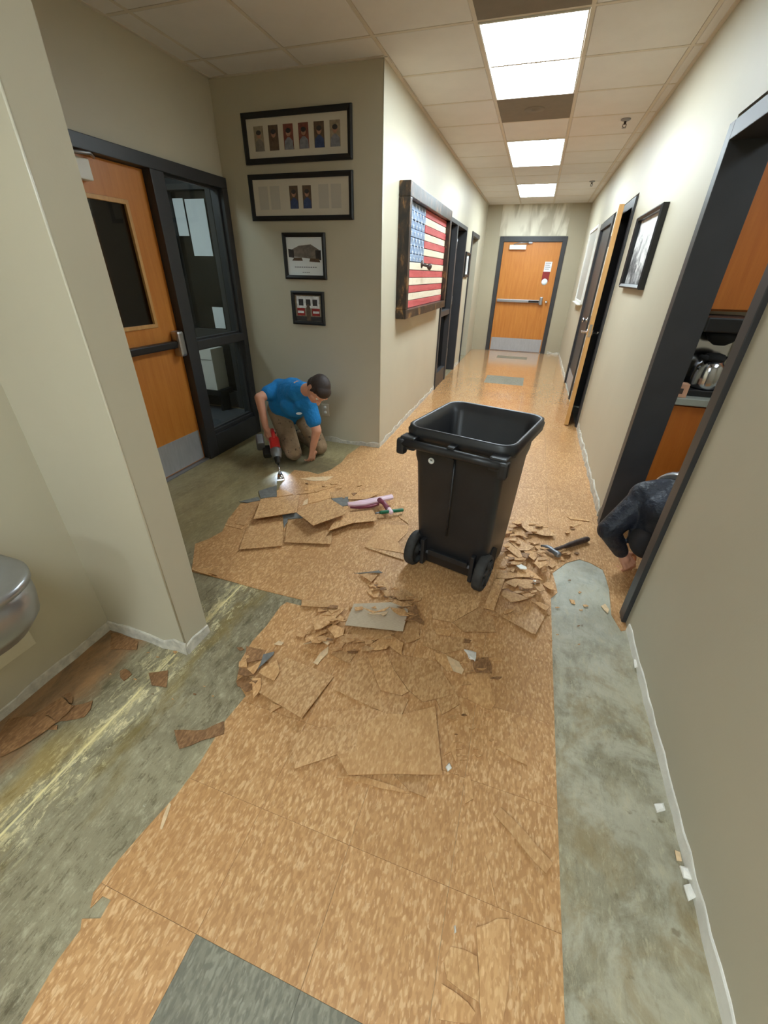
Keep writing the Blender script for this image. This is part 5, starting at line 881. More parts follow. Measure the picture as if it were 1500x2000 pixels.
(0,'small brown crumb on the left bare floor','crumbs on the left bare floor',[[-1.029,.804,.0079],[-1.016,.806,.0084],[-1.022,.801,.0094]]),
(1,'small brown crumb on the left bare floor','crumbs on the left bare floor',[[-1.367,.867,.0091],[-1.38,.861,.0095],[-1.377,.868,.0079]]),
(1,'small brown crumb on the left bare floor','crumbs on the left bare floor',[[-.954,.778,.0083],[-.965,.776,.0082],[-.959,.782,.0079]]),
(1,'small brown crumb on the left bare floor','crumbs on the left bare floor',[[-1.324,.735,.0087],[-1.323,.742,.0079],[-1.307,.737,.009]]),
(2,'small brown crumb on the left bare floor','crumbs on the left bare floor',[[-1.032,.758,.008],[-1.041,.759,.0079],[-1.042,.764,.0079],[-1.032,.765,.0079],[-1.028,.762,.0079]]),
(2,'small brown crumb on the left bare floor','crumbs on the left bare floor',[[-1.201,.705,.008],[-1.191,.709,.0079],[-1.192,.706,.0083]]),
]
# ------------------------------------------------------------------ framed pictures
def framed(name, label, P, ux, uy, w_, h_, fw_, dep, inner='mat_board', group=None, tilt=0):
    """frame centred at P on a wall; ux, uy unit vectors in the wall, n = ux x uy faces the room"""
    t = thing(name, label, 'picture', P, group); P = Vector(P); ux, uy = Vector(ux), Vector(uy); n = ux.cross(uy)
    MX = Matrix(((ux.x, uy.x, n.x, P.x), (ux.y, uy.y, n.y, P.y), (ux.z, uy.z, n.z, P.z), (0, 0, 0, 1)))
    W, H = w_/2, h_/2
    fr = MB(); o = [(-W, -H), (W, -H), (W, H), (-W, H)]; ii = [(-W+fw_, -H+fw_), (W-fw_, -H+fw_), (W-fw_, H-fw_), (-W+fw_, H-fw_)]
    ring = lambda q, z: [MX @ Vector((x, y, z)) for x, y in q]
    fr.loft([ring(o, .001), ring(o, dep*.8), ring([(x*(1-.012/abs(x)), y*(1-.012/abs(y))) for x, y in o], dep), ring(ii, dep*.75), ring(ii, .003)], False, False, smooth=False)
    fr.build('frame', 'black', t)
    pr = MB().box((-W+fw_, -H+fw_, .003), (W-fw_, H-fw_, .006), MX).build('print', inner, t)
    return t, pr, MX
def flat(parent, MX, name, m, polys, z=.0066, th=.0004):
    mb = MB()
    for k, q in enumerate(polys):
        n = len(q); vs = [MX @ Vector((x, y, z+th*0)) for x, y in q]+[MX @ Vector((x, y, z+th)) for x, y in q]
        mb.add(vs, [list(range(n, 2*n))]+[[i, (i+1) % n, n+(i+1) % n, n+i] for i in range(n)])
    return mb.build(name, m, parent)
def rect(x0, y0, x1, y1): return [(x0, y0), (x1, y0), (x1, y1), (x0, y1)]
def oval(cx, cy, rx, ry, n=14): return [(cx+rx*math.cos(2*math.pi*i/n), cy+ry*math.sin(2*math.pi*i/n)) for i in range(n)]
PC = {k: simple('print_'+k, c, .6, var=.25, scale=40) for k, c in dict(brown=srgb(92, 74, 58), grey=srgb(120, 112, 104), rust=srgb(120, 66, 54), blue=srgb(58, 72, 110), flesh=srgb(170, 126, 104), shirt=srgb(126, 128, 136), dark=srgb(54, 50, 50), pale=srgb(196, 194, 190), red=srgb(150, 40, 36), tan=srgb(150, 136, 114), white=srgb(222, 222, 220), faint=srgb(192, 188, 178)).items()}
PC['faint'] = simple('print_blank', srgb(186, 180, 168), .7, var=.02)
def portrait(pr, MX, cx, cy, w_, h_, bg, body):
    p = flat(pr, MX, 'portrait', PC[bg], [rect(cx-w_/2, cy-h_/2, cx+w_/2, cy+h_/2)])
    mb = MB()
    for q, z in ((oval(cx, cy+h_*.16, w_*.24, h_*.15), .0076),):
        n = len(q); mb.add([MX @ Vector((x, y, z)) for x, y in q], [list(range(n))])
    mb.build('portrait_face', PC['flesh'], pr)
    q = [(cx-w_*.46, cy-h_/2), (cx+w_*.46, cy-h_/2), (cx+w_*.42, cy-h_*.16), (cx+w_*.12, cy-h_*.02), (cx-w_*.12, cy-h_*.02), (cx-w_*.42, cy-h_*.16)]
    MB().add([MX @ Vector((x, y, .0073)) for x, y in q], [list(range(6))])
    mb = MB(); mb.add([MX @ Vector((x, y, .0073)) for x, y in q], [list(range(6))]); mb.build('portrait_shirt', PC[body], pr)
    q = oval(cx, cy+h_*.24, w_*.26, h_*.10); mb = MB(); mb.add([MX @ Vector((x, y, .0078)) for x, y in q], [list(range(len(q)))]); mb.build('portrait_hair', PC['dark'], pr)
bx = (1, 0, 0); bz = (0, 0, 1); yb = YB-.0012
t, pr, MX = framed('picture_frame', 'wide black frame with six small portraits, top picture on the alcove wall', (-1.89, yb, 2.36), bx, bz, .90, .30, .035, .022)
for k, (bg, bd) in enumerate((('tan', 'grey'), ('brown', 'brown'), ('rust', 'shirt'), ('rust', 'shirt'), ('brown', 'blue'), ('tan', 'shirt'))): portrait(pr, MX, -.315+k*.126, 0, .082, .145, bg, bd)
t, pr, MX = framed('picture_frame', 'wide black frame with two portraits in a mostly blank mat, second picture down', (-1.89, yb, 2.00), bx, bz, .90, .30, .033, .022)
for k in (0, 1): portrait(pr, MX, -.055+k*.115, .0, .075, .145, 'brown', 'blue')
for q_ in [rect(-.37+k*.105, -.075, -.285+k*.105, .075) for k in (0, 1)]+[rect(.16+k*.105, -.075, .245+k*.105, .075) for k in (0, 1)]: flat(pr, MX, 'empty_mat_opening', PC['faint'], [q_])
t, pr, MX = framed('picture_frame', 'square black frame with a pale building photo and caption, third picture down', (-1.885, yb, 1.605), bx, bz, .39, .33, .03, .022, 'paper')
flat(pr, MX, 'building_photo', PC['grey'], [[(-.13, .0), (.13, -.02), (.13, .05), (.06, .085), (-.05, .075), (-.13, .045)]])
[flat(pr, MX, 'dark_tree', PC['dark'], [q_], .0072) for q_ in ([(-.15, -.005), (-.10, -.01), (-.10, .045), (-.15, .055)], [(.10, -.02), (.15, -.025), (.15, .045), (.10, .045)])]
[flat(pr, MX, 'parked_car', PC['brown'], [q_], .0076) for q_ in ([(-.12, -.03), (-.02, -.03), (-.03, -.008), (-.10, -.008)], [(.04, -.035), (.14, -.04), (.13, -.015), (.05, -.012)])]
flat(pr, MX, 'caption_line', PC['shirt'], [rect(-.10+k*.021, -.079, -.085+k*.021, -.073) for k in range(10)]+[rect(-.03+k*.018, -.117, -.018+k*.018, -.112) for k in range(4)])
t, pr, MX = framed('picture_frame', 'smallest black frame with a red and white fire truck photo, lowest on the alcove wall', (-1.885, yb, 1.218), bx, bz, .315, .265, .03, .022, PC['tan'])
flat(pr, MX, 'truck_cab', PC['white'], [rect(-.11, .0, .11, .095)]); [flat(pr, MX, 'truck_body', PC['red'], [q_], .007) for q_ in (rect(-.11, -.06, -.035, .0), rect(.035, -.06, .11, .0))]
[flat(pr, MX, 'truck_window', PC['dark'], [q_], .0075) for q_ in (rect(-.09, .02, -.045, .07), rect(.045, .02, .09, .07), rect(-.02, .02, .025, .07))]
[flat(pr, MX, 'truck_bumper', PC['white'], [q_], .0078) for q_ in (rect(-.105, -.04, -.045, -.022), rect(.045, -.04, .105, -.022))]
flat(pr, MX, 'standing_figure', PC['brown'], [[(-.02, -.10), (.02, -.10), (.02, .0), (.01, .03), (-.01, .03), (-.02, .0)]], .0082)
flat(pr, MX, 'pavement', PC['dark'], [rect(-.125, -.10, .125, -.065)], .0068)
t, pr, MX = framed('picture_frame', 'deep black frame with a black and white winter scene on the right wall', (XR, 4.09, 1.68), (0, -1, 0), bz, .83, .50, .03, .045, PC['white'])
snow = NT('print_winter_scene'); co = snow.coord(scale=(1, 3, 3)); sp = snow.node('ShaderNodeSeparateXYZ'); snow.link(snow.coord(), sp.inputs[0])
nz = snow.math('ADD', snow.noise(co, 2.6, 5, .6, .8), snow.math('MULTIPLY', snow.sstep(sp.outputs[2], 1.5, 1.9), .2)); snow.base(snow.ramp(nz, [(.40, srgb(70, 68, 68)), (.54, srgb(150, 148, 146)), (.66, srgb(222, 220, 214))])); snow.p.inputs['Roughness'].default_value = .7
pr.data.materials[0] = snow.m
t, pr, MX = framed('picture_frame', 'small dark frame seen edge on between two doorways of the left hall wall', (XL, 8.11, 1.645), (0, 1, 0), bz, .44, .36, .04, .03, 'paper')
flat(pr, MX, 'printed_block', PC['pale'], [rect(-.12, -.1, .12, .1)])
t = thing('whiteboard', 'white framed board on the right wall near the end door', 'board', (XR, 8.35, 1.65))
MB().box((XR-.012, 7.78, 1.17), (XR, 8.92, 2.13)).build('panel', simple('dull_board_face', srgb(176, 174, 166), .3, var=.04), t)
fr = MB()
for p, q in (((XR-.03, 7.74, 1.13), (XR, 7.78, 2.17)), ((XR-.03, 8.92, 1.13), (XR, 8.96, 2.17)), ((XR-.03, 7.78, 2.13), (XR, 8.92, 2.17)), ((XR-.03, 7.78, 1.13), (XR, 8.92, 1.17))): fr.box(p, q)
fr.build('frame', 'white', t, .003); MB().box((XR-.07, 7.8, 1.115), (XR, 8.9, 1.13)).build('marker_tray', 'white', t, .003)
# ------------------------------------------------------------------ wooden flag
t = thing('wooden_flag', 'large rustic wooden flag of red, white and blue planks in a charred frame', 'wall art', (XL, 4.96, 1.64))
y0, y1, z0, z1, dp = 4.02, 5.93, 1.13, 2.15, .10
charred = NT('charred_wood'); co = charred.coord(scale=(3, 1.2, 1.2)); nn = charred.noise(co, 6, 5, .65, .6)
charred.base(charred.ramp(nn, [(.40, srgb(26, 20, 16)), (.55, srgb(58, 40, 26)), (.66, srgb(128, 92, 52)), (.74, srgb(168, 132, 84))])); charred.rough(.38); charred.bump(nn, .5, .006); M['char'] = charred.m
fwid = .07
for n, p, q in (('frame_rail', (XL+.001, y0, z1-fwid*1.5), (XL+dp, y1, z1)), ('frame_rail', (XL+.001, y0, z0), (XL+dp, y1, z0+fwid*1.1)), ('frame_stile', (XL+.001, y0, z0+fwid*1.1), (XL+dp, y0+fwid, z1-fwid*1.5)), ('frame_stile', (XL+.001, y1-fwid, z0+fwid*1.1), (XL+dp, y1, z1-fwid*1.5))): MB().box(p, q).build(n, 'char', t, .006)
ia, ib, za, zb = y0+fwid, y1-fwid, z0+fwid*1.1, z1-fwid*1.5
MB().box((XL+.002, ia, za), (XL+.03, ib, zb)).build('backing', 'gap', t)
fred = wood('washed_red_plank', srgb(176, 62, 62), srgb(206, 104, 100), .6, (4, .7, 6)); fwhite = wood('washed_white_plank', srgb(214, 200, 172), srgb(232, 222, 200), .6, (4, .7, 6)); fblue = wood('washed_blue_plank', srgb(96, 118, 150), srgb(150, 168, 190), .6, (4, .7, 6))
sh = (zb-za)/13; cy = ia+(ib-ia)*.40
for k in range(13):
    zt = zb-k*sh; ya = cy if k < 7 else ia; e = R.uniform(-.004, .006)
    MB().box((XL+.03, ya+.002, zt-sh+.003), (XL+.052+e, ib-.001, zt-.002)).build('stripe_plank', fred if k % 2 == 0 else fwhite, t, .003)
    if k < 7: MB().box((XL+.03, ia+.001, zt-sh+.003), (XL+.050-e, cy-.002, zt-.002)).build('canton_plank', fblue, t, .003)
stars = MB()
for r_ in range(9):
    for c_ in range(6 if r_ % 2 == 0 else 5):
        sy = ia+(cy-ia)*((c_+.5+(0 if r_ % 2 == 0 else .5))/6); sz = zb-7*sh*(r_+.5)/9; pts = []
        for q in range(10):
            rr = .026 if q % 2 == 0 else .011; an = math.pi/2+q*math.pi/5; pts.append((sy+rr*math.cos(an), sz+rr*math.sin(an)))
        stars.add([(XL+.0565, a_, b_) for a_, b_ in pts]+[(XL+.060, sy, sz)], [[q, (q+1) % 10, 10] for q in range(10)])
so = stars.build('stars', simple('pale_star_paint', srgb(196, 204, 214), .6), t); so['kind'] = 'stuff'
hb = MB().lathe([(.035, 0), (.035, .012), (.014, .02), (.012, .07), (.028, .085), (.030, .105), (.012, .115), (0, .116)], (XL+.05, 4.72, 1.585), 16, (1, -.15, -.25))
hb.build('iron_knob', 'rusty', t)
# ------------------------------------------------------------------ electrical outlet
t = thing('wall_outlet', 'almond double electrical outlet low on the alcove wall behind the kneeling worker', 'outlet', (-1.775, yb, .32))
MB().box((-1.815, yb-.006, .262), (-1.735, yb, .380)).build('cover_plate', 'mat_board', t, .003)
for z in (.297, .345): MB().lathe([(.017, 0), (.017, -.003), (0, -.003)], (-1.775, yb-.006, z), 14, (0, 1, 0)).build('socket', 'white', t)
MB().lathe([(.004, 0), (.004, -.002), (0, -.002)], (-1.775, yb-.006, .321), 8, (0, 1, 0)).build('screw', 'alu', t)
# ------------------------------------------------------------------ drinking fountain
t = thing('drinking_fountain', 'stainless steel drinking fountain with rounded basin at the left picture edge', 'drinking fountain', (XF, .25, .6))
def dshape(y0, y1, dpt, z, r=.14, n=8):
    pts = [(XF, y0, z)]
    for i in range(n+1):
        a_ = -math.pi/2+math.pi/2*i/n; pts.append((XF+dpt-r+r*math.cos(a_), y0+r+r*math.sin(a_), z))
    for i in range(n+1):
        a_ = math.pi/2*i/n; pts.append((XF+dpt-r+r*math.cos(a_), y1-r+r*math.sin(a_), z))
    return pts+[(XF, y1, z)]
b0 = MB().loft([dshape(.0, .575, .34, .50, .12), dshape(-.03, .605, .385, .56, .14), dshape(-.035, .612, .40, .62, .15), dshape(-.035, .612, .40, .655, .15), dshape(-.025, .602, .392, .672, .15)], cap1=False)
b0.loft([dshape(-.025, .602, .392, .672, .15), dshape(-.04, .617, .405, .680, .15), dshape(-.04, .617, .405, .70, .15), dshape(-.03, .607, .395, .705, .15), dshape(.01, .565, .35, .695, .13), dshape(.05, .52, .30, .655, .10), dshape(.12, .44, .22, .645, .08)], cap0=False)
b0.build('basin', 'basin_steel', t)
MB().lathe([(.022, 0), (.022, .01), (.014, .014), (.012, .04), (.016, .05), (.006, .056)], (XF+.08, .15, .70), 14).build('bubbler', 'chrome', t)
MB().box((XF+.39, .12, .585), (XF+.41, .40, .63)).build('push_bar', 'steel', t, .008)
MB().box((XF+.0005, -.25, .20), (XF+.012, .645, .56)).build('wall_panel', simple('beige_grey_panel', srgb(206, 198, 176), .5, var=.03), t, .003)
# ------------------------------------------------------------------ wheeled bin
BO = Matrix.Translation((-.215, 1.865, 0)) @ Matrix.Rotation(math.radians(-14.5), 4, 'Z')
t = thing('wheeled_bin', 'black plastic wheeled trash bin standing open in the middle of the hallway', 'bin', BO.translation)
def rr(hx, y0, y1, z, r, n=5):
    pts = []
    for cx, cy, a0 in ((hx-r, y0+r, -90), (hx-r, y1-r, 0), (-hx+r, y1-r, 90), (-hx+r, y0+r, 180)):
        for i in range(n+1):
            a_ = math.radians(a0+90*i/n); pts.append(BO @ Vector((cx+r*math.cos(a_), cy+r*math.sin(a_), z)))
    return pts
HB = .86
b = MB().loft([rr(.195, .05, .38, .012, .04), rr(.205, .03, .40, .03, .045), rr(.216, .0, .42, .30, .05), rr(.228, -.035, .445, .66, .055), rr(.236, -.045, .46, .70, .055), rr(.240, -.05, .47, HB-.06, .06)], cap1=False)
b.loft([rr(.240, -.05, .47, HB-.06, .06), rr(.275, -.075, .505, HB-.055, .075), rr(.278, -.078, .508, HB-.02, .075), rr(.272, -.072, .502, HB-.012, .075), rr(.272, -.072, .502, HB, .075), rr(.262, -.062, .492, HB+.004, .07), rr(.252, -.054, .482, HB, .065), rr(.240, -.042, .468, HB-.03, .06), rr(.230, -.034, .452, HB-.045, .055), rr(.205, -.0, .40, .30, .05), rr(.185, .05, .34, .04, .04)], cap0=False)
b.build('body', 'bin', t)
def bb(a, c): return MB().box(a, c, BO)
for x0, x1 in ((-.265, -.185), (-.02, .02), (.185, .265)): MB().box((x0, -.125, HB-.10), (x1, -.06, HB-.035), BO).build('handle_bracket', 'bin', t, .008)
MB().tube([BO @ Vector((x, -.122, HB-.066)) for x in (-.265, -.1, .1, .265)], .021, 12).build('handle_bar', 'bin', t)
for x in (-.255, .255): bb((x-.022, -.143, HB-.125), (x+.022, -.095, HB-.045)).build('handle_end', 'bin', t, .014)
MB().tube([BO @ Vector((x, -.05, z)) for x, z in ((.0, HB-.12), (.0, .30))], .006, 6).build('moulded_rib', 'bin', t)
c = BO @ Vector((-.125, -.045, HB-.16)); ax = BO.to_3x3() @ Vector((0, -1, 0))
MB().lathe([(.008, 0), (.008, .006), (.016, .006), (.016, 0)], c, 16, ax).build('white_ring', 'white', t)
MB().tube([BO @ Vector((x, .02, .10)) for x in (-.20, .20)], .011, 10).build('axle', 'alu', t)
bb((-.12, -.004, .10), (.12, .02, .135)).build('axle_housing', 'bin', t, .004)
for s in (-1, 1):
    c = BO @ Vector((s*.205, .015, .104)); ax = BO.to_3x3() @ Vector((s, 0, 0))
    wh = MB().lathe([(.085, -.024), (.099, -.022), (.104, -.012), (.104, .018), (.099, .028), (.085, .030)], c, 28, ax, False).lathe([(.085, .030), (.082, .012), (.03, .016), (.028, .030), (0, .030)], c, 28, ax, False).lathe([(.085, -.024), (.082, -.008), (.03, -.012), (.028, -.024), (0, -.024)], c, 28, ax, False).build('wheel', 'tyre', t)
    a3 = (BO.to_3x3() @ Vector((0, 0, 1))); b3 = ax.cross(a3)
    for k in range(6):
        an = k*math.pi/3; d = math.cos(an)*a3+math.sin(an)*b3
        MB().tube([c+ax*.022+d*.026, c+ax*.022+d*.082], [.010, .013], 6).build('spoke', 'tyre', wh)
    bb((s*.150-.012, -.02, .03), (s*.150+.012, .10, .20)).build('wheel_bracket', 'bin', t, .006)
for s in (-1, 1): MB().loft([[BO @ Vector((s*.2145+s*q, y, z)) for y, z in ((.05, .14), (.12, .21), (.20, .16), (.19, .02), (.05, .02))] for q in (-.004, .004)]).build('wheel_arch', 'gap', t)
# ------------------------------------------------------------------ hand tools on the floor
t = thing('hammer', 'worn claw hammer lying on tile shards beside the right bare floor', 'hammer', (.48, 2.40, .03))
h0, h1 = Vector((.375, 2.285, .034)), Vector((.605, 2.515, .026)); dH = (h1-h0).normalized(); sH = dH.cross(Vector((0, 0, 1)))
MB().tube([h0, h0+dH*.10, h0+dH*.15, h1-dH*.02, h1], [.010, .011, .017, .019, .016], 10).build('handle', 'rusty', t)
MB().tube([h0+sH*.060, h0+sH*.052, h0+sH*.035, h0+sH*.02, h0-sH*.015, h0-sH*.04-dH*.004, h0-sH*.075-dH*.016+Vector((0, 0, -.008))], [.016, .019, .019, .014, .018, .015, .006], 10).build('head', 'toolgrey', t)
t = thing('floor_scraper_head', 'pale pink and rose T shaped plastic tool lying on the back heap', 'tool', (-.85, 2.45, .05))
a0, a1 = Vector((-1.02, 2.345, .052)), Vector((-.755, 2.565, .060)); dd = (a1-a0).normalized(); ss = Vector((dd.y, -dd.x, 0))
MB().loft([[a0+dd*s*(a1-a0).length+ss*o_+Vector((0, 0, z)) for o_, z in ((-.012, .0), (wd, -.008), (wd+.006, .010), (wd-.012, .022), (-.010, .016))] for s, wd in ((0, .004), (.12, .026), (.35, .045), (.6, .040), (.98, .030), (1, .024))]).build('blade_holder', 'pink', t, .002)
MB().loft([[a0+dd*s*(a1-a0).length+ss*o_+Vector((0, 0, z)) for o_, z in ((.0, -.022), (wd, -.026), (wd+.008, -.006), (.0, .0))] for s, wd in ((.04, .010), (.2, .040), (.45, .060), (.65, .046))]).build('under_shell', 'rose', t, .002)
m0 = a0+dd*(a1-a0).length*.66+ss*.03
MB().tube([m0+Vector((0, 0, .012)), m0+ss*.05+dd*.02+Vector((0, 0, .008)), m0+ss*.12+dd*.03+Vector((0, 0, -.014))], [.020, .017, .020], 10).build('neck', 'rose', t)
MB().caps(m0+ss*.118+dd*.03+Vector((0, 0, -.012)), m0+ss*.15+dd*.036+Vector((0, 0, -.018)), .019, .017).build('end_cap', 'pink', t)
t = thing('green_tool_handle', 'short dark green plastic handle under the pink tool', 'tool', (-.70, 2.39, .03))
MB().tube([(-.775, 2.335, .045), (-.76, 2.345, .045), (-.64, 2.435, .038), (-.632, 2.441, .038)], [.010, .013, .013, .011], 12).build('grip', 'green', t)
MB().tube([(-.80, 2.315, .046), (-.775, 2.335, .044)], .006, 8).build('shaft', 'toolgrey', t)
# ------------------------------------------------------------------ kitchen seen through the right doorway
t = thing('kitchen_base_cabinet', 'orange maple base cabinet inside the kitchen doorway', 'cabinet', (1.6, 3.1, 0))
MB().box((.865, 2.84, .10), (2.6, 3.415, .865)).build('body', 'cab', t)
MB().box((.865, 2.90, 0), (2.6, 3.41, .10)).build('toe_kick', 'black', t)
for k in range(3):
    x = .872+k*.575; d = MB().box((x, 2.815, .115), (x+.565, 2.838, .855)).build('cabinet_door', 'cab', t, .003); MB().tube([(x+.5, 2.815, .66), (x+.5, 2.79, .67), (x+.5, 2.79, .77), (x+.5, 2.815, .78)], .005, 8).build('pull', 'steel', d)
tag(MB().box((.862, 2.79, .866), (2.6, 3.418, .905)).build('kitchen_countertop', simple('grey_green_laminate', srgb(150, 152, 142), .25, var=.06, scale=20), None, .004), 'grey green laminate countertop under the coffee maker in the kitchen', 'countertop')
t = thing('kitchen_wall_cabinet', 'orange maple upper cabinet above the coffee maker in the kitchen', 'cabinet', (1.6, 3.25, 1.4))
MB().box((.865, 3.10, 1.345), (2.6, 3.415, 2.15)).build('body', 'cab', t)
for k in range(3):
    x = .872+k*.575; d = MB().box((x, 3.075, 1.355), (x+.565, 3.098, 2.14)).build('cabinet_door', 'cab', t, .003); MB().tube([(x+.5, 3.075, 1.40), (x+.5, 3.05, 1.41), (x+.5, 3.05, 1.51), (x+.5, 3.075, 1.52)], .005, 8).build('pull', 'steel', d)
cx, cy, zc = 1.045, 2.97, .906
t = thing('coffee_maker', 'black topped steel coffee brewer on the kitchen counter', 'coffee maker', (cx, cy, zc))
MB().box((cx-.105, cy-.10, zc), (cx+.105, cy+.20, zc+.035)).build('base', 'black', t, .006)
MB().box((cx-.10, cy+.09, zc+.035), (cx+.10, cy+.20, zc+.345)).build('tower', 'chrome', t, .008)
MB().box((cx-.125, cy-.10, zc+.345), (cx+.125, cy+.20, zc+.42)).build('brew_head', 'black', t, .008)
MB().lathe([(.078, .345), (.078, .325), (.06, .295), (.03, .275), (0, .275)], (cx, cy-.01, zc), 20).build('brew_funnel', 'gap', t)
t = thing('coffee_carafe', 'steel thermal carafe with black lid and handle on the coffee brewer', 'carafe', (cx+.005, cy-.01, zc+.036))
c = (cx+.005, cy-.01, zc+.036)
MB().lathe([(.070, 0), (.076, .01), (.076, .075), (.070, .12), (.052, .155)], c, 26).build('flask', 'chrome', t)
MB().lathe([(.053, .155), (.056, .168), (.046, .188), (.02, .196), (0, .196)], c, 22).build('lid', 'gap', t)
MB().tube([(c[0]-.045, c[1]-.02, c[2]+.165), (c[0]-.085, c[1]-.03, c[2]+.18)], [.02, .008], 8).build('spout', 'gap', t)
MB().tube([(c[0]+.04, c[1], c[2]+.175), (c[0]+.085, c[1]-.01, c[2]+.17), (c[0]+.10, c[1]-.012, c[2]+.12), (c[0]+.092, c[1]-.01, c[2]+.06), (c[0]+.074, c[1], c[2]+.04)], .009, 8).build('handle', 'black', t)
t = thing('glass_canister', 'clear canister with a shiny metal lid left of the carafe', 'canister', (.905, 2.97, zc))
MB().lathe([(.032, 0), (.035, .01), (.035, .13), (.032, .15)], (.902, 2.985, zc), 20).build('jar', simple('frosted_plastic', srgb(170, 160, 152), .3, var=.08), t); MB().lathe([(.036, .15), (.036, .178), (.030, .186), (0, .187)], (.902, 2.985, zc), 20).build('lid', 'chrome', t)
t = thing('snack_box', 'small peach cardboard box with a dark label at the counter corner', 'box', (.875, 2.83, zc))
MB().box((.868, 2.81, zc), (.935, 2.87, zc+.075)).build('carton', simple('peach_cardboard', srgb(196, 148, 118), .7), t, .002); MB().box((.88, 2.8085, zc+.02), (.91, 2.811, zc+.05)).build('dark_label', 'rusty', t)
# ------------------------------------------------------------------ people
def V(*a): return Vector(a)
def hand(mb, wrist, d, nrm, thumb, curl, size=1.0, spread=.0):
    d = Vector(d).normalized(); nrm = Vector(nrm); nrm = (nrm-nrm.dot(d)*d).normalized(); s = d.cross(nrm).normalized()*thumb; wrist = Vector(wrist)
    offs = (.030, .010, -.010, -.029); lens = ((.044, .026, .020), (.049, .030, .022), (.045, .028, .021), (.035, .021, .018))
    for k in range(4):
        kn = wrist+size*(d*(.088-.004*abs(k-1))+s*offs[k])
        mb.caps(wrist+size*(d*.012+s*offs[k]*.55), kn, .0135*size, .0105*size, 10)
        p = kn; a = 0; base = (d+s*spread*(1.5-k)*.5).normalized()
        for j, L in enumerate(lens[k]):
            a += curl[k][j]; q = p+size*L*(math.cos(a)*base-math.sin(a)*nrm); mb.caps(p, q, (.0092-.0008*j)*size, (.0085-.0008*j)*size, 10); p = q
    p = wrist+size*(d*.022+s*.022); q = p+size*.042*(d*.6+s*.75-nrm*.25).normalized(); mb.caps(p, q, .014*size, .011*size, 10)
    q2 = q+size*.032*(d*.85+s*.3-nrm*.45).normalized(); mb.caps(q, q2, .0105*size, .0095*size, 10); q3 = q2+size*.024*(d*.85-s*.1-nrm*.5).normalized(); mb.caps(q2, q3, .0095*size, .008*size, 10)
    mb.caps(wrist, wrist+size*d*.04, .020*size, .022*size, 12)
def head(mb, c, f, u):
    f = Vector(f).normalized(); u = Vector(u); u = (u-u.dot(f)*f).normalized(); r = f.cross(u); Rm = Matrix((r, f, u)).transposed(); c = Vector(c)
    at = lambda x, y, z: c+Rm @ Vector((x, y, z))
    mb.ell(c, (.076, .096, .098), Rm); mb.ell(at(0, .022, -.06), (.060, .068, .062), Rm); mb.ell(at(0, .062, -.098), (.026, .022, .020), Rm)
    mb.caps(at(0, .092, .005), at(0, .112, -.038), .009, .013, 10); mb.ell(at(0, .098, -.040), (.018, .014, .009), Rm)
    mb.ell(at(0, .082, -.069), (.025, .012, .006), Rm); mb.ell(at(0, .080, -.079), (.022, .012, .006), Rm)
    for s in (-1, 1):
        mb.ell(at(s*.078, -.008, -.012), (.010, .022, .034), Rm); mb.ell(at(s*.036, .080, .022), (.022, .012, .007), Rm); mb.ell(at(s*.045, .062, -.03), (.024, .022, .022), Rm)
    return at, Rm
def eyes(at, Rm, parent):
    for s in (-1, 1):
        e = MB().ell(at(s*.032, .082, .002), (.013, .010, .009), Rm).build('eye', 'white', parent); MB().ell(at(s*.032, .0905, .002), (.005, .003, .005), Rm).build('iris', 'hair', e)
CURL = [(.9, 1.1, .7)]*4; REST = [(.35, .4, .3), (.45, .45, .3), (.5, .5, .3), (.55, .5, .3)]
# ---- person kneeling in the alcove with the demolition hammer
pel, chest, neckb = V(-2.03, 3.33, .40), V(-1.89, 3.20, .56), V(-1.76, 3.08, .625)
rs, ls = V(-2.035, 3.235, .590), V(-1.68, 3.08, .525)
re, rw = V(-2.120, 3.025, .545), V(-2.060, 2.975, .300)
le, lw = V(-1.60, 3.05, .31), V(-1.655, 3.05, .125)
rk, lk = V(-1.835, 3.02, .085), V(-1.68, 3.235, .085)
rh, lh = pel+V(-.07, -.06, -.02), pel+V(.09, .04, -.02)
t = thing('person', 'kneeling person in bright blue t-shirt and khaki trousers holding a red power tool', 'person', (-1.9, 3.2, 0))
mb = MB()
mb.caps(pel, chest, .115, .125); mb.caps(chest, neckb, .125, .085); mb.caps(rs, ls, .058, .058); mb.caps(rs, chest, .07, .11); mb.caps(ls, chest, .07, .11)
hc = V(-1.505, 2.955, .695); hf, hu = V(.30, -.42, -.86), V(.80, -.30, .48)
mb.caps(neckb, hc+V(-.06, .03, -.01), .056, .052)
at, Rm = head(mb, hc, hf, hu)
mb.caps(rs, re, .052, .042); mb.caps(re, rw, .042, .027); mb.caps(ls, le, .052, .042); mb.caps(le, lw, .042, .027)
hand(mb, rw, V(.10, -.05, -.09), V(-.4, -.6, .6), 1, CURL)
hand(mb, lw, V(-.15, .05, -.9), V(.75, -.35, -.1), -1, REST, 1, .3)
mb.caps(rh, rk, .085, .060); mb.caps(lh, lk, .085, .060)
rf, lf_ = V(-2.14, 3.34, .065), V(-2.02, 3.50, .065)
mb.caps(rk, rf, .056, .04); mb.caps(lk, lf_, .056, .04)
body = solid(mb, 'body', 'skin', t, .0048, 5)
eyes(at, Rm, t)
sb = MB(); sb.caps(pel+V(.01, -.02, .03), chest, .138, .142); sb.caps(chest, neckb+V(-.01, 0, -.01), .142, .092); sb.caps(rs, chest, .084, .13); sb.caps(ls, chest, .084, .128)
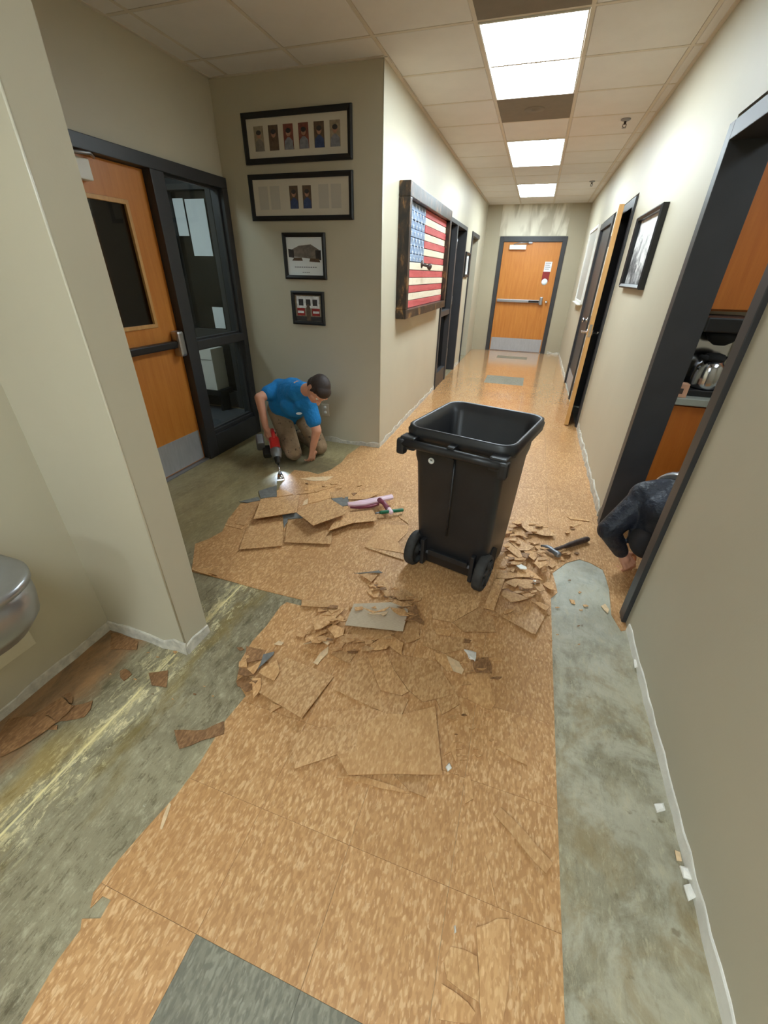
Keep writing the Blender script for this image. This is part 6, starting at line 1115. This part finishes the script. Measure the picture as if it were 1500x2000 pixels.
sb.caps(rs, rs+(re-rs)*.55, .076, .070); sb.caps(neckb, neckb+(hc-neckb)*.30+V(-.01, .01, .0), .090, .068); sb.caps(pel+V(.02, -.05, .05), pel+V(.12, -.04, .08), .165, .15); sb.caps(pel+V(.0, -.07, -.01), pel+V(.10, -.06, .02), .125, .12); sb.caps(pel+V(.02, -.03, -.02), chest, .150, .140); sb.caps(ls, ls+(le-ls)*.62, .074, .068)
sb.ell(pel+V(.03, -.05, .06), (.15, .14, .10)); sb.ell(chest+V(.05, -.08, -.08), (.13, .10, .10))
for a_, b_ in ((rs+V(.05, -.07, -.02), chest+V(.02, -.12, -.12)), (ls+V(-.06, -.05, .0), chest+V(.08, -.13, -.10)), (rs+V(.08, -.03, .03), pel+V(.1, -.13, .02))): sb.caps(a_, b_, .035, .03)
shirt = solid(sb, 't_shirt', 'shirt', t, .008, 4)
MB().ell(V(-1.725, 2.992, .462), (.026, .016, .010), Matrix.Rotation(.5, 3, 'Z')).build('chest_emblem', 'paper', shirt)
pb = MB(); pb.ell(pel+V(0, 0, -.02), (.135, .13, .12)); pb.caps(rh, rk, .105, .076); pb.caps(lh, lk, .105, .076); pb.caps(rk, rf, .072, .055); pb.caps(lk, lf_, .072, .055)
solid(pb, 'trousers', 'pants', t, .009, 4)
for a_, b_ in ((rf, V(-2.26, 3.42, .05)), (lf_, V(-2.16, 3.555, .045))): sh_ = MB(); sh_.caps(a_, b_, .047, .040); sh_.build('shoe', 'shoe', t)
hbm = MB(); hbm.ell(at(0, -.014, .018), (.083, .098, .092), Rm); hbm.ell(at(0, -.045, -.03), (.074, .066, .068), Rm); hbm.ell(at(.0, .036, .050), (.070, .058, .048), Rm)
for s in (-1, 1): hbm.caps(at(s*.072, .02, .03), at(s*.074, .012, -.012), .014, .009)
solid(hbm, 'hair', 'hair', t, .006, 2)
# ---- demolition hammer
tip = V(-1.742, 2.632, .006); ax = V(-.50, .665, .555).normalized(); sd = ax.cross(V(0, 0, 1)).normalized(); nu = sd.cross(ax)
t = thing('demolition_hammer', 'red and grey cordless demolition hammer with chisel held by the kneeling person', 'power tool', (-1.9, 2.85, 0))
P = lambda s, x=0, z=0: tip+ax*s+sd*x+nu*z
MB().tube([P(.055), P(.16)], .0075, 8).build('chisel_shank', 'chrome', t)
MB().loft([[P(0, x, z) for x, z in ((-.032, -.001), (.032, -.001), (.032, .001), (-.032, .001))], [P(.045, x, z) for x, z in ((-.022, -.004), (.022, -.004), (.022, .004), (-.022, .004))], [P(.075, x, z) for x, z in ((-.007, -.006), (.007, -.006), (.007, .006), (-.007, .006))]]).build('chisel_blade', 'chrome', t)
MB().lathe([(.012, .155), (.020, .16), (.024, .175), (.024, .195), (.032, .21)], tip, 18, ax).build('chuck', 'black', t)
MB().lathe([(.026, .205), (.036, .215), (.046, .26), (.048, .30), (.046, .305)], tip, 20, ax).build('gear_housing', 'toolgrey', t)
def rbox(s0, s1, x, z0, z1, ox=0): return [[P(s, a_+ox, b_) for a_, b_ in ((-x*.7, z0), (x*.7, z0), (x, z0+.02), (x, z1-.02), (x*.7, z1), (-x*.7, z1), (-x, z1-.02), (-x, z0+.02))] for s in (s0, s1)]
MB().loft(rbox(.295, .40, .042, -.060, .052)).build('motor_shell', 'red', t, .004)
MB().loft(rbox(.32, .38, .0435, -.03, .03)).build('side_panel', 'white', t, .003)
MB().tube([P(.385, 0, .04), P(.43, 0, .05), P(.485, 0, .03), P(.495, 0, -.03), P(.47, 0, -.075), P(.40, 0, -.06)], [.018, .017, .017, .017, .018, .02], 10).build('rear_handle', 'red', t)
MB().loft(rbox(.29, .385, .036, -.105, -.040, -.070)).build('battery', 'black', t, .006)
MB().loft(rbox(.36, .46, .034, -.08, .03, -.115)).build('vented_cover', 'toolgrey', t, .006)
wl = MB().lathe([(.011, 0), (.011, .008), (0, .009)], P(.30, .03, -.05), 12, -ax).build('work_light', 'led', t)
sp = bpy.data.lights.new('work_light_beam', 'SPOT'); sp.energy = 2.4; sp.spot_size = math.radians(58); sp.spot_blend = .8; sp.shadow_soft_size = .008; sp.color = (.62, .78, 1)
so = bpy.data.objects.new('work_light_beam', sp); C.objects.link(so); so.parent = t; lp = P(.285, .03, -.05); so.location = lp-t.location
so.rotation_euler = (V(-1.765, 2.64, 0)-lp).to_track_quat('-Z', 'Y').to_euler()
# ---- person crouched in the kitchen doorway
t = thing('person', 'crouching person in a dark navy jacket reaching to the floor in the right doorway', 'person', (1.0, 2.35, 0))
pel, ch, nb = V(1.17, 2.50, .45), V(.97, 2.36, .47), V(.84, 2.25, .42)
ls, rs = V(.77, 2.31, .47), V(.93, 2.14, .45); le, lw = V(.625, 2.23, .275), V(.742, 2.275, .115); re, rw = V(1.0, 2.03, .27), V(.96, 2.07, .10)
lk, rk = V(1.03, 2.37, .085), V(1.17, 2.20, .085); lft, rft = V(1.40, 2.60, .06), V(1.47, 2.42, .06)
mb = MB(); mb.caps(pel, ch, .12, .13); mb.caps(ch, nb, .13, .08); mb.caps(ls, rs, .06, .06)
hc = V(.835, 2.205, .25); at, Rm = head(mb, hc, V(.25, -.25, -.93), V(-.55, -.55, -.35)); mb.caps(nb, hc+V(.03, .02, .05), .058, .055)
for a_, b_, c_ in ((ls, le, lw), (rs, re, rw)): mb.caps(a_, b_, .054, .044); mb.caps(b_, c_, .044, .028)
hand(mb, lw, V(.62, -.18, -.70), V(.35, -.80, .55), -1, [(.7, .8, .5), (.8, .85, .5), (.9, .9, .5), (1.0, .9, .5)], 1.12, .25); hand(mb, rw, V(-.2, .2, -.8), V(.6, -.3, .2), 1, REST)
for h_, k_, f_ in ((pel+V(-.03, .07, 0), lk, lft), (pel+V(.03, -.08, 0), rk, rft)): mb.caps(h_, k_, .09, .06); mb.caps(k_, f_, .058, .04)
solid(mb, 'body', 'skin', t, .0052, 5); eyes(at, Rm, t)
jb = MB(); jb.caps(pel+V(-.02, 0, .02), ch, .145, .160); jb.caps(ch, nb+V(.01, .02, .02), .160, .115); jb.caps(ls, ch, .09, .14); jb.caps(rs, ch, .09, .14)
for a_, b_, c_ in ((ls, le, lw), (rs, re, rw)): jb.caps(a_, b_, .080, .062); jb.caps(b_, b_+(c_-b_)*.93, .062, .042)
jb.caps(ls+V(.02, .0, .06), le+V(.03, 0, .06), .04, .03); jb.caps(ls+V(.05, -.02, -.05), ch+V(-.05, -.08, -.1), .07, .08); jb.caps(ls+V(.03, -.02, -.08), V(.80, 2.24, .25), .085, .07); jb.caps(nb, V(.84, 2.23, .28), .12, .09)
jk = solid(jb, 'jacket', 'jacket', t, .008, 4)
bd = MB(); axd = (ch-pel).normalized(); s1 = axd.cross(V(0, 0, 1)).normalized(); n1 = s1.cross(axd)
axd = (nb-ch).normalized(); s1 = axd.cross(V(0, 0, 1)).normalized(); n1 = s1.cross(axd); cc = ch+(nb-ch)*.25+V(0, 0, .01)
bd.loft([[cc+axd*o_+(s1*math.cos(2*math.pi*i/40)+n1*math.sin(2*math.pi*i/40))*(.158+e) for i in range(40)] for o_, e in ((-.016, .0), (-.013, .006), (.013, .006), (.016, .0))]); bd.build('reflective_band', 'reflect', jk)
pb = MB(); pb.ell(pel, (.15, .14, .13))
for h_, k_, f_ in ((pel+V(-.03, .07, 0), lk, lft), (pel+V(.03, -.08, 0), rk, rft)): pb.caps(h_, k_, .105, .075); pb.caps(k_, f_, .072, .055)
solid(pb, 'trousers', 'cap', t, .009, 4)
for f_ in (lft, rft): MB().caps(f_, f_+V(.11, .05, -.015), .045, .038).build('shoe', 'shoe', t)
hm = MB(); hm.ell(at(0, -.014, .020), (.084, .099, .092), Rm); hm.ell(at(0, -.045, -.02), (.076, .066, .066), Rm); solid(hm, 'hair', 'cap', t, .006, 2)
# ------------------------------------------------------------------ loose and broken tile pieces, each an object of its own
for col, label, group, W in LOOSE:
    n = len(W); cx = sum(p[0] for p in W)/n; cy = sum(p[1] for p in W)/n; cz = sum(p[2] for p in W)/n
    th = .0031 if col != 6 else .006
    rg = random.Random(int(cx*1e4)+int(cy*1e5)); pts = []
    big = max(math.hypot(p[0]-cx, p[1]-cy) for p in W)
    for i in range(n):
        p, q = Vector(W[i]), Vector(W[(i+1) % n]); pts.append(p); L = (q-p).length
        k = int(L/.05) if (col not in (0, 5) and big < .16) else 0
        pv = Vector((-(q-p).y, (q-p).x, 0)).normalized()
        for j in range(1, k+1): pts.append(p+(q-p)*(j/(k+1))+pv*rg.uniform(-.004, .004))
    m = len(pts); mb = MB(); c0 = Vector((cx, cy, cz))
    low = [p-Vector((0, 0, th)) for p in pts]
    if col in (6,):
        mid = [c0+(p-c0)*.55+Vector((0, 0, .005*rg.uniform(.3, 1.2))) for p in pts]
        mb.loft([low, pts, mid], True, True, smooth=False)
    else: mb.loft([low, pts], True, True, smooth=False)
    nm = 'plaster_chip' if col == 6 else ('backing_flake' if col == 4 else 'tile_fragment')
    o = mb.build(nm, 'loose%d' % col, None, loc=c0)
    tag(o, label, 'plaster chip' if col == 6 else ('flake' if col == 4 else 'tile piece'), group)
